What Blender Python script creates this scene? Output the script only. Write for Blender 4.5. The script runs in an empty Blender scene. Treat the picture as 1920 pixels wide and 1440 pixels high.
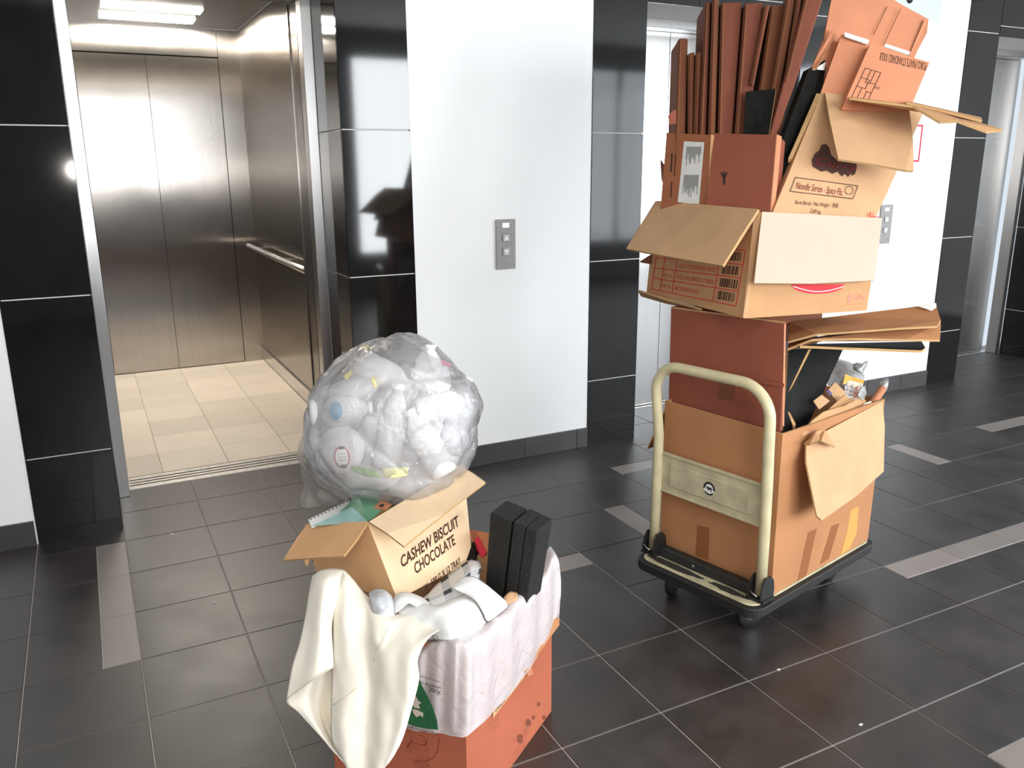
import bpy, math, random
from mathutils import Vector, noise, Matrix
random.seed(7)
scn = bpy.context.scene
COL = scn.collection
V = Vector
# ------------------------------------------------------------------ camera
CAM = V((0.0009, -3.4380, 1.3885))
RT = V((0.891075, -0.453803, -0.006976))
UP = V((0.120765, 0.222258, 0.967480))
FW = V((0.437495, 0.862939, -0.252852))
FPX = 1557.85                       # focal length for a 1920 px wide frame
cd = bpy.data.cameras.new('camera'); cam = bpy.data.objects.new('camera', cd); COL.objects.link(cam)
M = Matrix((RT, UP, -FW)).transposed().to_4x4(); M.translation = CAM
cam.matrix_world = M
cd.sensor_width = 36.0; cd.lens = FPX / 1920 * 36.0; cd.clip_start = 0.05
scn.camera = cam
# ------------------------------------------------------------------ light
scn.view_settings.view_transform = 'Standard'
scn.view_settings.look = 'None'
scn.view_settings.gamma = 1.0
scn.view_settings.use_curve_mapping = False
scn.view_settings.exposure = 0.0
w = bpy.data.worlds.new('world'); scn.world = w; w.use_nodes = True
w.node_tree.nodes['Background'].inputs[0].default_value = (.80, .90, 1.0, 1)
w.node_tree.nodes['Background'].inputs[1].default_value = 0.9
def area(name, loc, rot, sx, sy, power, col):
    l = bpy.data.lights.new(name, 'AREA'); l.shape = 'RECTANGLE'; l.size = sx; l.size_y = sy
    l.energy = power; l.color = col
    o = bpy.data.objects.new(name, l); COL.objects.link(o); o.location = loc; o.rotation_euler = rot
    return o
# daylight standing in the lobby's glazed side
area('daylight_window_near', (3.09, -5.72, 1.47), (math.radians(90), 0, 0), 0.80, 2.1, 112, (.93, .97, 1.0))
area('daylight_window_far', (5.42, -5.72, 1.47), (math.radians(90), 0, 0), 3.76, 2.1, 112, (.90, .95, 1.0))
area('daylight_window_left', (1.25, -5.72, 1.78), (math.radians(90), 0, 0), 2.3, 1.36, 140, (.95, .97, 1.0))
area('daylight_window_end', (7.52, -4.05, 1.40), (math.radians(90), 0, math.radians(90)), 2.7, 2.1, 230, (.86, .93, 1.0))
# lobby ceiling lamp over the near part of the floor
area('lobby_ceiling_lamp', (0.6, -3.2, 2.76), (0, 0, 0), 1.2, 0.6, 20, (1.0, .93, .86))
# the phone's flash, beside its lens
fl = bpy.data.lights.new('phone_flash', 'POINT'); fl.energy = 36; fl.shadow_soft_size = 0.012; fl.color = (1.0, .95, .88)
flo = bpy.data.objects.new('phone_flash', fl); COL.objects.link(flo); flo.location = CAM + RT * 0.012 - UP * .004 - FW * .01

# ------------------------------------------------------------------ survey helpers: a pixel of the 1920x1440 photo -> a point in the room
def ray(u, v): return RT * ((u - 960) / FPX) - UP * ((v - 720) / FPX) + FW
def PX(u, v, k): return CAM + ray(u, v) * k
def RP(u, v, p0, n):
    d = ray(u, v); n = V(n); return CAM + d * ((V(p0) - CAM).dot(n) / d.dot(n))
def proj(P):
    d = V(P) - CAM; z = d.dot(FW)
    return 960 + FPX * d.dot(RT) / z, 720 - FPX * d.dot(UP) / z, z
# ------------------------------------------------------------------ object helpers
ORG = {}
def root(name, loc, label, cat, group=None):
    o = bpy.data.objects.new(name, None); COL.objects.link(o); o.location = loc; o.empty_display_size = .05
    ORG[o] = V(loc); o['label'] = label; o['category'] = cat
    if group: o['group'] = group
    return o
def tag(o, label, cat, group=None):
    o['label'] = label; o['category'] = cat
    if group: o['group'] = group
    return o
def link(name, me, parent=None, mats=None):
    o = bpy.data.objects.new(name, me); COL.objects.link(o)
    if parent is not None:
        o.parent = parent; ORG[o] = ORG[parent]
    return o
def mesh(name, vs, fs, mat, parent=None, smooth=False, mids=None, uvs=None):
    """world-space vertices; a top-level thing gets its origin at its base"""
    vs = [V(v) for v in vs]
    if parent is not None: org = ORG[parent]
    else:
        n = len(vs)
        org = V((sum(v.x for v in vs) / n, sum(v.y for v in vs) / n, min(v.z for v in vs)))
    me = bpy.data.meshes.new(name)
    me.from_pydata([v - org for v in vs], [], fs)
    for m in (mat if isinstance(mat, (list, tuple)) else [mat]): me.materials.append(m)
    if mids:
        for p, i in zip(me.polygons, mids): p.material_index = i
    if uvs:
        ul = me.uv_layers.new(name='UVMap')
        for p in me.polygons:
            for li in p.loop_indices: ul.data[li].uv = uvs[me.loops[li].vertex_index]
    if smooth:
        for p in me.polygons: p.use_smooth = True
    o = bpy.data.objects.new(name, me); COL.objects.link(o)
    if parent is not None: o.parent = parent; ORG[o] = org
    else: o.location = org; ORG[o] = org
    return o
def structure(o): o['kind'] = 'structure'; return o
BF = [(0, 3, 2, 1), (4, 5, 6, 7), (0, 1, 5, 4), (1, 2, 6, 5), (2, 3, 7, 6), (3, 0, 4, 7)]
def boxv(x0, x1, y0, y1, z0, z1):
    return [(x0, y0, z0), (x1, y0, z0), (x1, y1, z0), (x0, y1, z0), (x0, y0, z1), (x1, y0, z1), (x1, y1, z1), (x0, y1, z1)]
def bevel(o, w=.002, seg=2):
    m = o.modifiers.new('bevel', 'BEVEL'); m.width = w; m.segments = seg; m.limit_method = 'ANGLE'; return o
def box(name, x0, x1, y0, y1, z0, z1, mat, parent=None, bv=0):
    o = mesh(name, boxv(x0, x1, y0, y1, z0, z1), BF, mat, parent)
    if bv: bevel(o, bv)
    return o
def hexa(name, b, t, mat, parent=None, bv=0):
    """b, t: four bottom and four top corners"""
    o = mesh(name, list(b) + list(t), BF, mat, parent)
    if bv: bevel(o, bv)
    return o
def normal(pts):
    n = V((0, 0, 0)); pts = [V(p) for p in pts]
    for a, b in zip(pts, pts[1:] + pts[:1]): n += a.cross(b)
    return n.normalized()
def slab(name, pts, th, mat, parent=None, edge=None, sub=0, warp=0.0, seed=0):
    """a flat polygon turned into a board of thickness th behind the side that faces the camera"""
    pts = [V(p) for p in pts]; n = normal(pts)
    c = sum(pts, V()) / len(pts)
    if n.dot(CAM - c) < 0: pts = pts[::-1]; n = -n
    k = len(pts)
    vs = pts + [p - n * th for p in pts]
    fs = [tuple(range(k)), tuple(range(2 * k - 1, k - 1, -1))]; mi = [0, 0]
    for i in range(k):
        j = (i + 1) % k; fs.append((i, i + k, j + k, j)); mi.append(1 if edge else 0)
    o = mesh(name, vs, fs, [mat, edge] if edge else mat, parent, mids=mi)
    return o
def cr(a, b, c, d, t):
    return .5 * ((2 * b) + (c - a) * t + (2 * a - 5 * b + 4 * c - d) * t * t + (3 * b - a - 3 * c + d) * t * t * t)
def spline(P, n):
    out = []; m = len(P)
    for i in range(m - 1):
        a = P[i - 1] if i else P[0] * 2 - P[1]; d = P[i + 2] if i + 2 < m else P[-1] * 2 - P[-2]
        for s in range(n): out.append(cr(a, P[i], P[i + 1], d, s / n))
    out.append(P[-1]); return out
def patch(grid, nu=5, nv=5):
    """bicubic surface through a grid of points -> rows of points"""
    rows = [spline([V(p) for p in r], nu) for r in grid]
    cols = [spline(list(c), nv) for c in zip(*rows)]
    return [list(r) for r in zip(*cols)]
def patch_mesh(name, grid, mat, parent=None, nu=5, nv=5, th=.0015, disp=None, smooth=True):
    G = patch(grid, nu, nv); R_, C_ = len(G), len(G[0])
    vs, uv = [], []
    for i in range(R_):
        for j in range(C_):
            p = G[i][j]
            if disp: p = p + disp(i / (R_ - 1), j / (C_ - 1), p)
            vs.append(p); uv.append((j / (C_ - 1), 1 - i / (R_ - 1)))
    fs = [(i * C_ + j, (i + 1) * C_ + j, (i + 1) * C_ + j + 1, i * C_ + j + 1) for i in range(R_ - 1) for j in range(C_ - 1)]
    o = mesh(name, vs, fs, mat, parent, smooth=smooth, uvs=uv)
    if th:
        s = o.modifiers.new('solid', 'SOLIDIFY'); s.thickness = th; s.offset = 0
    return o
def tube(name, path, r, mat, parent=None, seg=14, closed=False):
    P = [V(p) for p in path]; n = len(P); vs = []
    u = None
    for i, p in enumerate(P):
        t = ((P[min(i + 1, n - 1)] - P[max(i - 1, 0)])).normalized()
        if u is None: u = t.orthogonal().normalized()
        u = (u - t * u.dot(t)).normalized(); b = t.cross(u)
        rr = r[i] if isinstance(r, (list, tuple)) else r
        for s in range(seg):
            a = 2 * math.pi * s / seg; vs.append(p + (u * math.cos(a) + b * math.sin(a)) * rr)
    fs = [(i * seg + s, i * seg + (s + 1) % seg, (i + 1) * seg + (s + 1) % seg, (i + 1) * seg + s) for i in range(n - 1) for s in range(seg)]
    fs += [tuple(range(seg - 1, -1, -1)), tuple(range((n - 1) * seg, n * seg))]
    return mesh(name, vs, fs, mat, parent, smooth=True)
def lathe(name, prof, base, axis, mat, parent=None, seg=20, squash=None):
    """prof: (radius, height) list"""
    ax = V(axis).normalized(); u = ax.orthogonal().normalized(); b = ax.cross(u); base = V(base); vs = []
    for r, h in prof:
        for s in range(seg):
            a = 2 * math.pi * s / seg; vs.append(base + ax * h + (u * math.cos(a) + b * math.sin(a)) * max(r, .0002))
    n = len(prof)
    fs = [(i * seg + s, i * seg + (s + 1) % seg, (i + 1) * seg + (s + 1) % seg, (i + 1) * seg + s) for i in range(n - 1) for s in range(seg)]
    fs += [tuple(range(seg - 1, -1, -1)), tuple(range((n - 1) * seg, n * seg))]
    return mesh(name, vs, fs, mat, parent, smooth=True)
def lettering(name, text, P0, U, W, mat, parent, off=.0009, bold=0, shear=0):
    """text filling the parallelogram P0, P0+U, P0+W, proud of the face towards the viewer side"""
    cu = bpy.data.curves.new('t', 'FONT'); cu.body = text; cu.resolution_u = 3; cu.shear = shear; cu.offset = bold
    o = bpy.data.objects.new('t', cu); COL.objects.link(o)
    dg = bpy.context.evaluated_depsgraph_get(); me = bpy.data.meshes.new_from_object(o.evaluated_get(dg))
    bpy.data.objects.remove(o); bpy.data.curves.remove(cu)
    if not me.vertices: return None
    xs = [v.co.x for v in me.vertices]; ys = [v.co.y for v in me.vertices]
    x0, x1, y0, y1 = min(xs), max(xs), min(ys), max(ys)
    P0, U, W = V(P0), V(U), V(W); n = U.cross(W).normalized()
    if n.dot(CAM - P0) < 0: n = -n
    vs = [P0 + U * ((v.co.x - x0) / max(x1 - x0, 1e-6)) + W * ((v.co.y - y0) / max(y1 - y0, 1e-6)) + n * off for v in me.vertices]
    fs = [tuple(p.vertices) for p in me.polygons]
    bpy.data.meshes.remove(me)
    return mesh(name, vs, fs, mat, parent)
def print_on(name, polys, p0, n, mat, parent, off=.0008):
    """flat print: pixel polygons laid on the plane p0, n"""
    n = V(n).normalized()
    if n.dot(CAM - V(p0)) < 0: n = -n
    vs, fs = [], []
    for poly in polys:
        b = len(vs); vs += [RP(u, v, p0, n) + n * off for u, v in poly]; fs.append(tuple(range(b, b + len(poly))))
    return mesh(name, vs, fs, mat, parent)

# ------------------------------------------------------------------ materials
MATS = {}
def base_mat(name):
    m = bpy.data.materials.new(name); m.use_nodes = True; nt = m.node_tree
    return m, nt, nt.nodes['Principled BSDF']
def srgb(r, g, b):
    f = lambda c: ((c / 255 + .055) / 1.055) ** 2.4 if c > 10 else c / 255 / 12.92
    return (f(r), f(g), f(b))
def plain(name, col, rough=.5, metal=0, var=.06, scale=30, bump=0, spec=.5, coat=0, emit=None, es=0):
    m, nt, p = base_mat(name)
    p.inputs['Roughness'].default_value = rough; p.inputs['Metallic'].default_value = metal
    p.inputs['Specular IOR Level'].default_value = spec; p.inputs['Coat Weight'].default_value = coat
    tc = nt.nodes.new('ShaderNodeTexCoord'); nz = nt.nodes.new('ShaderNodeTexNoise'); nz.inputs['Scale'].default_value = scale
    nz.inputs['Detail'].default_value = 5
    nt.links.new(tc.outputs['Object'], nz.inputs['Vector'])
    rp = nt.nodes.new('ShaderNodeValToRGB'); rp.color_ramp.elements[0].position = .3; rp.color_ramp.elements[1].position = .7
    rp.color_ramp.elements[0].color = tuple(max(0, c * (1 - var)) for c in col[:3]) + (1,)
    rp.color_ramp.elements[1].color = tuple(min(1, c * (1 + var)) for c in col[:3]) + (1,)
    nt.links.new(nz.outputs['Fac'], rp.inputs['Fac']); nt.links.new(rp.outputs['Color'], p.inputs['Base Color'])
    if bump:
        b = nt.nodes.new('ShaderNodeBump'); b.inputs['Strength'].default_value = bump; b.inputs['Distance'].default_value = .002
        nt.links.new(nz.outputs['Fac'], b.inputs['Height']); nt.links.new(b.outputs['Normal'], p.inputs['Normal'])
    if emit:
        p.inputs['Emission Color'].default_value = tuple(emit) + (1,); p.inputs['Emission Strength'].default_value = es
    return m
def card(name, col, var=.10, rough=.82, stain=0):
    """kraft board: fibre speckle, soft blotches and faint flutes"""
    m, nt, p = base_mat(name); L = nt.links.new; N = nt.nodes.new
    p.inputs['Roughness'].default_value = rough; p.inputs['Specular IOR Level'].default_value = .25
    tc = N('ShaderNodeTexCoord')
    a = N('ShaderNodeTexNoise'); a.inputs['Scale'].default_value = 7; a.inputs['Detail'].default_value = 3; L(tc.outputs['Object'], a.inputs['Vector'])
    b = N('ShaderNodeTexNoise'); b.inputs['Scale'].default_value = 420; b.inputs['Detail'].default_value = 2; L(tc.outputs['Object'], b.inputs['Vector'])
    mx = N('ShaderNodeMath'); mx.operation = 'MULTIPLY_ADD'; mx.inputs[1].default_value = .35; L(b.outputs['Fac'], mx.inputs[0])
    s = N('ShaderNodeMath'); s.operation = 'MULTIPLY'; s.inputs[1].default_value = .65; L(a.outputs['Fac'], s.inputs[0]); L(s.outputs[0], mx.inputs[2])
    rp = N('ShaderNodeValToRGB'); rp.color_ramp.elements[0].position = .32; rp.color_ramp.elements[1].position = .68
    rp.color_ramp.elements[0].color = tuple(c * (1 - var) for c in col) + (1,)
    rp.color_ramp.elements[1].color = tuple(min(1, c * (1 + var)) for c in col) + (1,)
    L(mx.outputs[0], rp.inputs['Fac']); out = rp.outputs['Color']
    if stain:
        st = N('ShaderNodeTexNoise'); st.inputs['Scale'].default_value = 9; st.inputs['Detail'].default_value = 8; st.inputs['Roughness'].default_value = .7
        L(tc.outputs['Object'], st.inputs['Vector'])
        r2 = N('ShaderNodeValToRGB'); r2.color_ramp.elements[0].position = .58; r2.color_ramp.elements[1].position = .72
        mm = N('ShaderNodeMix'); mm.data_type = 'RGBA'; mm.inputs[7].default_value = tuple(c * .38 for c in col) + (1,)
        L(st.outputs['Fac'], r2.inputs['Fac'])
        ms = N('ShaderNodeMath'); ms.operation = 'MULTIPLY'; ms.inputs[1].default_value = stain; L(r2.outputs['Color'], ms.inputs[0])
        L(ms.outputs[0], mm.inputs[0]); L(out, mm.inputs[6]); out = mm.outputs[2]
    L(out, p.inputs['Base Color'])
    wv = N('ShaderNodeTexWave'); wv.inputs['Scale'].default_value = 46; wv.inputs['Distortion'].default_value = 1.2; L(tc.outputs['Object'], wv.inputs['Vector'])
    bp = N('ShaderNodeBump'); bp.inputs['Strength'].default_value = .10; bp.inputs['Distance'].default_value = .001; L(wv.outputs['Fac'], bp.inputs['Height'])
    L(bp.outputs['Normal'], p.inputs['Normal'])
    return m
def steel(name, col=(.46, .43, .40), rough=.24, aniso=1.0, wav=.11, rot=0.0, grime=.1):
    m, nt, p = base_mat(name); L = nt.links.new; N = nt.nodes.new
    p.inputs['Metallic'].default_value = 1; p.inputs['Roughness'].default_value = rough
    p.inputs['Anisotropic'].default_value = aniso; p.inputs['Anisotropic Rotation'].default_value = rot
    tg = N('ShaderNodeTangent'); tg.direction_type = 'RADIAL'; tg.axis = 'Z'; L(tg.outputs[0], p.inputs['Tangent'])
    tc = N('ShaderNodeTexCoord'); mp = N('ShaderNodeMapping'); mp.inputs['Scale'].default_value = (3.0, 3.0, 2.0); L(tc.outputs['Object'], mp.inputs['Vector'])
    nz = N('ShaderNodeTexNoise'); nz.inputs['Scale'].default_value = 1.0; nz.inputs['Detail'].default_value = 1; L(mp.outputs[0], nz.inputs['Vector'])
    bp = N('ShaderNodeBump'); bp.inputs['Strength'].default_value = wav; bp.inputs['Distance'].default_value = .02; L(nz.outputs['Fac'], bp.inputs['Height']); L(bp.outputs['Normal'], p.inputs['Normal'])
    m2 = N('ShaderNodeMapping'); m2.inputs['Scale'].default_value = (60, 60, 1.2); L(tc.outputs['Object'], m2.inputs['Vector'])
    n2 = N('ShaderNodeTexNoise'); n2.inputs['Scale'].default_value = 1.0; n2.inputs['Detail'].default_value = 4; L(m2.outputs[0], n2.inputs['Vector'])
    rp = N('ShaderNodeValToRGB'); rp.color_ramp.elements[0].position = .25; rp.color_ramp.elements[1].position = .75
    rp.color_ramp.elements[0].color = tuple(c * (1 - grime) for c in col) + (1,); rp.color_ramp.elements[1].color = tuple(col) + (1,)
    L(n2.outputs['Fac'], rp.inputs['Fac']); L(rp.outputs['Color'], p.inputs['Base Color'])
    return m
def film(name, col, clear=.55, rough=.12, bump=.5, scale=14, gloss=.5, trans=.5, base=0.0):
    """thin plastic film: part see-through, part milky, with sharp glints"""
    m, nt, p = base_mat(name); L = nt.links.new; N = nt.nodes.new
    nt.nodes.remove(p); out = nt.nodes['Material Output']
    tc = N('ShaderNodeTexCoord'); nz = N('ShaderNodeTexNoise'); nz.inputs['Scale'].default_value = scale; nz.inputs['Detail'].default_value = 6; nz.inputs['Roughness'].default_value = .6
    nz.inputs['Distortion'].default_value = 1.2
    L(tc.outputs['Object'], nz.inputs['Vector'])
    bp = N('ShaderNodeBump'); bp.inputs['Strength'].default_value = bump; bp.inputs['Distance'].default_value = .02; L(nz.outputs['Fac'], bp.inputs['Height'])
    tr = N('ShaderNodeBsdfTransparent'); tr.inputs[0].default_value = (1, 1, 1, 1)
    df = N('ShaderNodeBsdfDiffuse'); df.inputs[0].default_value = tuple(col) + (1,); L(bp.outputs[0], df.inputs['Normal'])
    tl = N('ShaderNodeBsdfTranslucent'); tl.inputs[0].default_value = tuple(col) + (1,)
    m1 = N('ShaderNodeMixShader'); m1.inputs[0].default_value = trans; L(df.outputs[0], m1.inputs[1]); L(tl.outputs[0], m1.inputs[2])
    m2 = N('ShaderNodeMixShader'); m2.inputs[0].default_value = clear; L(m1.outputs[0], m2.inputs[1]); L(tr.outputs[0], m2.inputs[2])
    gl = N('ShaderNodeBsdfGlossy'); gl.inputs['Roughness'].default_value = rough; L(bp.outputs[0], gl.inputs['Normal'])
    fr = N('ShaderNodeLayerWeight'); fr.inputs[0].default_value = .25; L(bp.outputs[0], fr.inputs['Normal'])
    ms = N('ShaderNodeMath'); ms.operation = 'MULTIPLY_ADD'; ms.inputs[1].default_value = gloss; ms.inputs[2].default_value = base; ms.use_clamp = True; L(fr.outputs['Fresnel'], ms.inputs[0])
    m3 = N('ShaderNodeMixShader'); L(ms.outputs[0], m3.inputs[0]); L(m2.outputs[0], m3.inputs[1]); L(gl.outputs[0], m3.inputs[2])
    L(m3.outputs[0], out.inputs['Surface'])
    return m
def floor_mat(name, col, var=.35, rough=.34):
    m, nt, p = base_mat(name); L = nt.links.new; N = nt.nodes.new
    p.inputs['Specular IOR Level'].default_value = .95
    geo = N('ShaderNodeNewGeometry')
    nz = N('ShaderNodeTexNoise'); nz.inputs['Scale'].default_value = 5.5; nz.inputs['Detail'].default_value = 8; nz.inputs['Roughness'].default_value = .62; L(geo.outputs['Position'], nz.inputs['Vector'])
    oi = N('ShaderNodeObjectInfo')
    rp = N('ShaderNodeValToRGB'); rp.color_ramp.elements[0].position = .36; rp.color_ramp.elements[1].position = .72
    rp.color_ramp.elements[0].color = tuple(c * (1 - var * .5) for c in col) + (1,); rp.color_ramp.elements[1].color = tuple(c * (1 + var) for c in col) + (1,)
    L(nz.outputs['Fac'], rp.inputs['Fac'])
    hs = N('ShaderNodeHueSaturation'); mr = N('ShaderNodeMapRange'); mr.inputs[3].default_value = .9; mr.inputs[4].default_value = 1.12
    L(oi.outputs['Random'], mr.inputs[0]); L(mr.outputs[0], hs.inputs['Value']); L(rp.outputs['Color'], hs.inputs['Color']); L(hs.outputs[0], p.inputs['Base Color'])
    r2 = N('ShaderNodeMapRange'); r2.inputs[3].default_value = rough - .08; r2.inputs[4].default_value = rough + .12; L(nz.outputs['Fac'], r2.inputs[0]); L(r2.outputs[0], p.inputs['Roughness'])
    n3 = N('ShaderNodeTexNoise'); n3.inputs['Scale'].default_value = 160; n3.inputs['Detail'].default_value = 3; L(geo.outputs['Position'], n3.inputs['Vector'])
    bp = N('ShaderNodeBump'); bp.inputs['Strength'].default_value = .12; bp.inputs['Distance'].default_value = .001; L(n3.outputs['Fac'], bp.inputs['Height']); L(bp.outputs[0], p.inputs['Normal'])
    return m

m_back = plain('grey_back_wall', (.16, .16, .16), .6, var=.03, scale=3)
m_paint = plain('white_wall_paint', (.90, .90, .89), .6, var=.012, scale=3)
m_black = plain('polished_black_tile', (.008, .008, .008), .055, var=.25, scale=6, spec=.6)
m_joint = plain('white_tile_joint', (.78, .76, .72), .8, var=.05)
m_grout = plain('floor_grout', srgb(205, 195, 190), .85, var=.12, scale=25)
m_tile = floor_mat('charcoal_floor_tile', (.027, .022, .020), var=.7, rough=.40)
m_strip = floor_mat('beige_strip_tile', (.25, .215, .195), var=.12, rough=.42)
m_skirt = floor_mat('grey_skirting_tile', (.050, .045, .045), var=.15, rough=.3)
m_ceil = plain('ceiling_paint', (.45, .45, .44), .8, var=.02)
m_steel = steel('brushed_steel')
m_steel_b = steel('brushed_steel_bright', (.78, .76, .74), .24, .8, .03)
m_steel_d = steel('dull_steel_jamb', (.55, .54, .53), .30, .6, .015)
m_alu = plain('aluminium_sill', (.60, .58, .56), .38, 1, var=.15, scale=40)
m_gap = plain('dark_gap', (.012, .011, .010), .7)
m_cream = floor_mat('cream_car_floor', (.84, .74, .62), var=.05, rough=.45)
m_creamj = plain('cream_floor_joint', (.40, .33, .24), .8)
m_lamp = plain('lamp_diffuser', (.9, .9, .88), .5, emit=(1.0, .93, .82), es=52)
m_glass, _nt, _p = base_mat('window_glass'); _nt.nodes.remove(_p)
_t = _nt.nodes.new('ShaderNodeBsdfTransparent'); _g = _nt.nodes.new('ShaderNodeBsdfGlossy'); _g.inputs['Roughness'].default_value = .02
_m = _nt.nodes.new('ShaderNodeMixShader'); _m.inputs[0].default_value = .06
_nt.links.new(_t.outputs[0], _m.inputs[1]); _nt.links.new(_g.outputs[0], _m.inputs[2]); _nt.links.new(_m.outputs[0], _nt.nodes['Material Output'].inputs[0])

# ================================================================== the setting
# floor: tiles 30 x 30 cm, joints at x = 0.3 i and y = -0.125 - 0.3 j ; beige strips 10 cm wide let into some of them
fl_root = structure(box('floor', -3.0, 7.4, -5.9, .60, -.06, -.0022, m_grout))
ORG[fl_root] = V(fl_root.location)
G = .0026
def tile_me(name, w, d, mat):
    x, y, b, z = w / 2 - G / 2, d / 2 - G / 2, .0012, .0
    vs = [(-x, -y, -.0021), (x, -y, -.0021), (x, y, -.0021), (-x, y, -.0021), (-x, -y, -b), (x, -y, -b), (x, y, -b), (-x, y, -b),
          (-x + b, -y + b, z), (x - b, -y + b, z), (x - b, y - b, z), (-x + b, y - b, z)]
    fs = [(3, 2, 1, 0)] + [(i, (i + 1) % 4, 4 + (i + 1) % 4, 4 + i) for i in range(4)] + [(4 + i, 4 + (i + 1) % 4, 8 + (i + 1) % 4, 8 + i) for i in range(4)] + [(8, 9, 10, 11)]
    me = bpy.data.meshes.new(name); me.from_pydata(vs, [], fs); me.materials.append(mat); return me
TM = {}
def tile_data(w, d, mat):
    k = (round(w, 3), round(d, 3), mat.name)
    if k not in TM: TM[k] = tile_me('tile', w, d, mat)
    return TM[k]
cells = {}
for i in range(-10, 25):
    for j in range(-2, 19):
        x0, y1 = .3 * i, -.125 - .3 * j
        cells[(i, j)] = [(x0, x0 + .3, y1 - .3, y1, m_tile)]
def strip(i, j, side):
    if (i, j) not in cells: return
    x0, y1 = .3 * i, -.125 - .3 * j; x1, y0 = x0 + .3, y1 - .3; s = .1
    cells[(i, j)] = {'r': [(x0, x1 - s, y0, y1, m_tile), (x1 - s, x1, y0, y1, m_strip)], 'l': [(x0, x0 + s, y0, y1, m_strip), (x0 + s, x1, y0, y1, m_tile)],
                     't': [(x0, x1, y0, y1 - s, m_tile), (x0, x1, y1 - s, y1, m_strip)], 'b': [(x0, x1, y0 + s, y1, m_tile), (x0, x1, y0, y0 + s, m_strip)]}[side]
for j in (0, 1, 2): strip(-1, j, 'r')
for i in (3, 4): strip(i, 3, 't')
strip(6, 2, 'l')
for i in (7, 8): strip(i, 0, 'b')
for i in (8, 9, 10): strip(i, 5, 't')
for i in (14, 15, 16): strip(i, 2, 't')
strip(11, 2, 'r')
for i in (6, 7, 8): strip(i, 7, 'b')
lst = []
for c in cells.values():
    for (x0, x1, y0, y1, m) in c:
        if y1 > .60 or x1 > 7.41: continue
        u, v, z = proj(((x0 + x1) / 2, (y0 + y1) / 2, 0))
        vis = z > .3 and -160 < u < 2080 and -100 < v < 1650
        lst.append((0 if vis else 1, z if z > 0 else 99, x0, x1, y0, y1, m))
lst.sort(key=lambda t: t[:2])
svs, sfs = [], []
for n, (h, z, x0, x1, y0, y1, m) in enumerate(lst):
    if n < 300 and h == 0:
        o = bpy.data.objects.new('tile', tile_data(x1 - x0, y1 - y0, m)); COL.objects.link(o); o.parent = fl_root
        o.location = V(((x0 + x1) / 2, (y0 + y1) / 2, 0)) - ORG[fl_root]
    else:
        b = len(svs); svs += boxv(x0 + G / 2, x1 - G / 2, y0 + G / 2, y1 - G / 2, -.0021, 0)
        sfs += [tuple(b + q for q in f) for f in BF]
if svs:
    o = mesh('tile_field', svs, sfs, m_tile, fl_root); o['kind'] = 'stuff'
structure(box('ceiling', -3.0, 7.46, -5.9, 3.2, 2.80, 2.86, m_ceil))
structure(box('wall_left', -3.06, -3.0, -5.9, 3.2, 0, 2.8, m_paint))
structure(box('wall_right', 7.4, 7.46, -2.68, .2, 0, 2.8, m_paint))
structure(box('wall_right_rear', 7.4, 7.46, -5.9, -5.42, 0, 2.8, m_paint))
structure(box('wall_right_low', 7.4, 7.46, -5.42, -2.68, 0, .33, m_paint))
structure(box('wall_right_top', 7.4, 7.46, -5.42, -2.68, 2.47, 2.8, m_paint))
w3 = structure(box('window_3', 7.4, 7.45, -5.42, -2.68, .33, .38, m_steel_d))
for y in (-5.39, -4.05, -2.71): box('window_frame', 7.4, 7.45, y - .03, y + .03, .38, 2.47, m_steel_d, w3)
for y in (-5.36, -4.02): box('pane', 7.422, 7.428, y, y + 1.28, .38, 2.47, m_glass, w3)
# glazed side behind the camera
structure(box('wall_back', -3.0, .08, -5.7, -5.6, 0, 2.8, m_back))
structure(box('wall_back_pier', 2.42, 2.67, -5.7, -5.6, 0, 2.8, m_back))
structure(box('wall_back_low', .08, 2.42, -5.7, -5.6, 0, 1.08, m_back))
structure(box('wall_back_top', .08, 2.42, -5.7, -5.6, 2.48, 2.8, m_back))
w2 = structure(box('window_2', .08, 2.42, -5.68, -5.62, 1.08, 1.13, m_steel_d))
for x in (.11, 1.25, 2.39): box('window_frame', x - .03, x + .03, -5.68, -5.62, 1.13, 2.48, m_steel_d, w2)
for x in (.14, 1.28): box('pane', x, x + 1.08, -5.654, -5.648, 1.13, 2.48, m_glass, w2)
structure(box('wall_back_head', 2.67, 7.4, -5.7, -5.6, 2.52, 2.8, m_back))
structure(box('wall_back_end', 7.3, 7.4, -5.7, -5.6, 0, 2.52, m_back))
structure(box('wall_back_sill', 2.67, 7.3, -5.7, -5.6, 0, .42, m_back))
wn = structure(box('window_1', 2.67, 7.3, -5.68, -5.62, .42, .47, m_steel_d))
for k in range(5):
    x = 2.70 + k * 1.1425
    box('window_frame', x - .03, x + .03, -5.68, -5.62, .47, 2.52, m_steel_d, wn)
for k in range(4):
    x = 2.70 + k * 1.1425
    box('pane', x + .03, x + 1.1125, -5.654, -5.648, .47, 2.52, m_glass, wn)

# front wall: white plaster between the tiled piers
ZT = 2.8
structure(box('wall_front_left', -3.0, -.297, .004, .2, 0, ZT, m_paint))
structure(box('wall_front_center', 1.275, 2.172, .004, .2, 0, ZT, m_paint))
structure(box('wall_front_right', 3.75, 4.750, .004, .2, 0, ZT, m_paint))
structure(box('wall_front_end', 6.35, 7.4, .004, .2, 0, ZT, m_paint))
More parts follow.
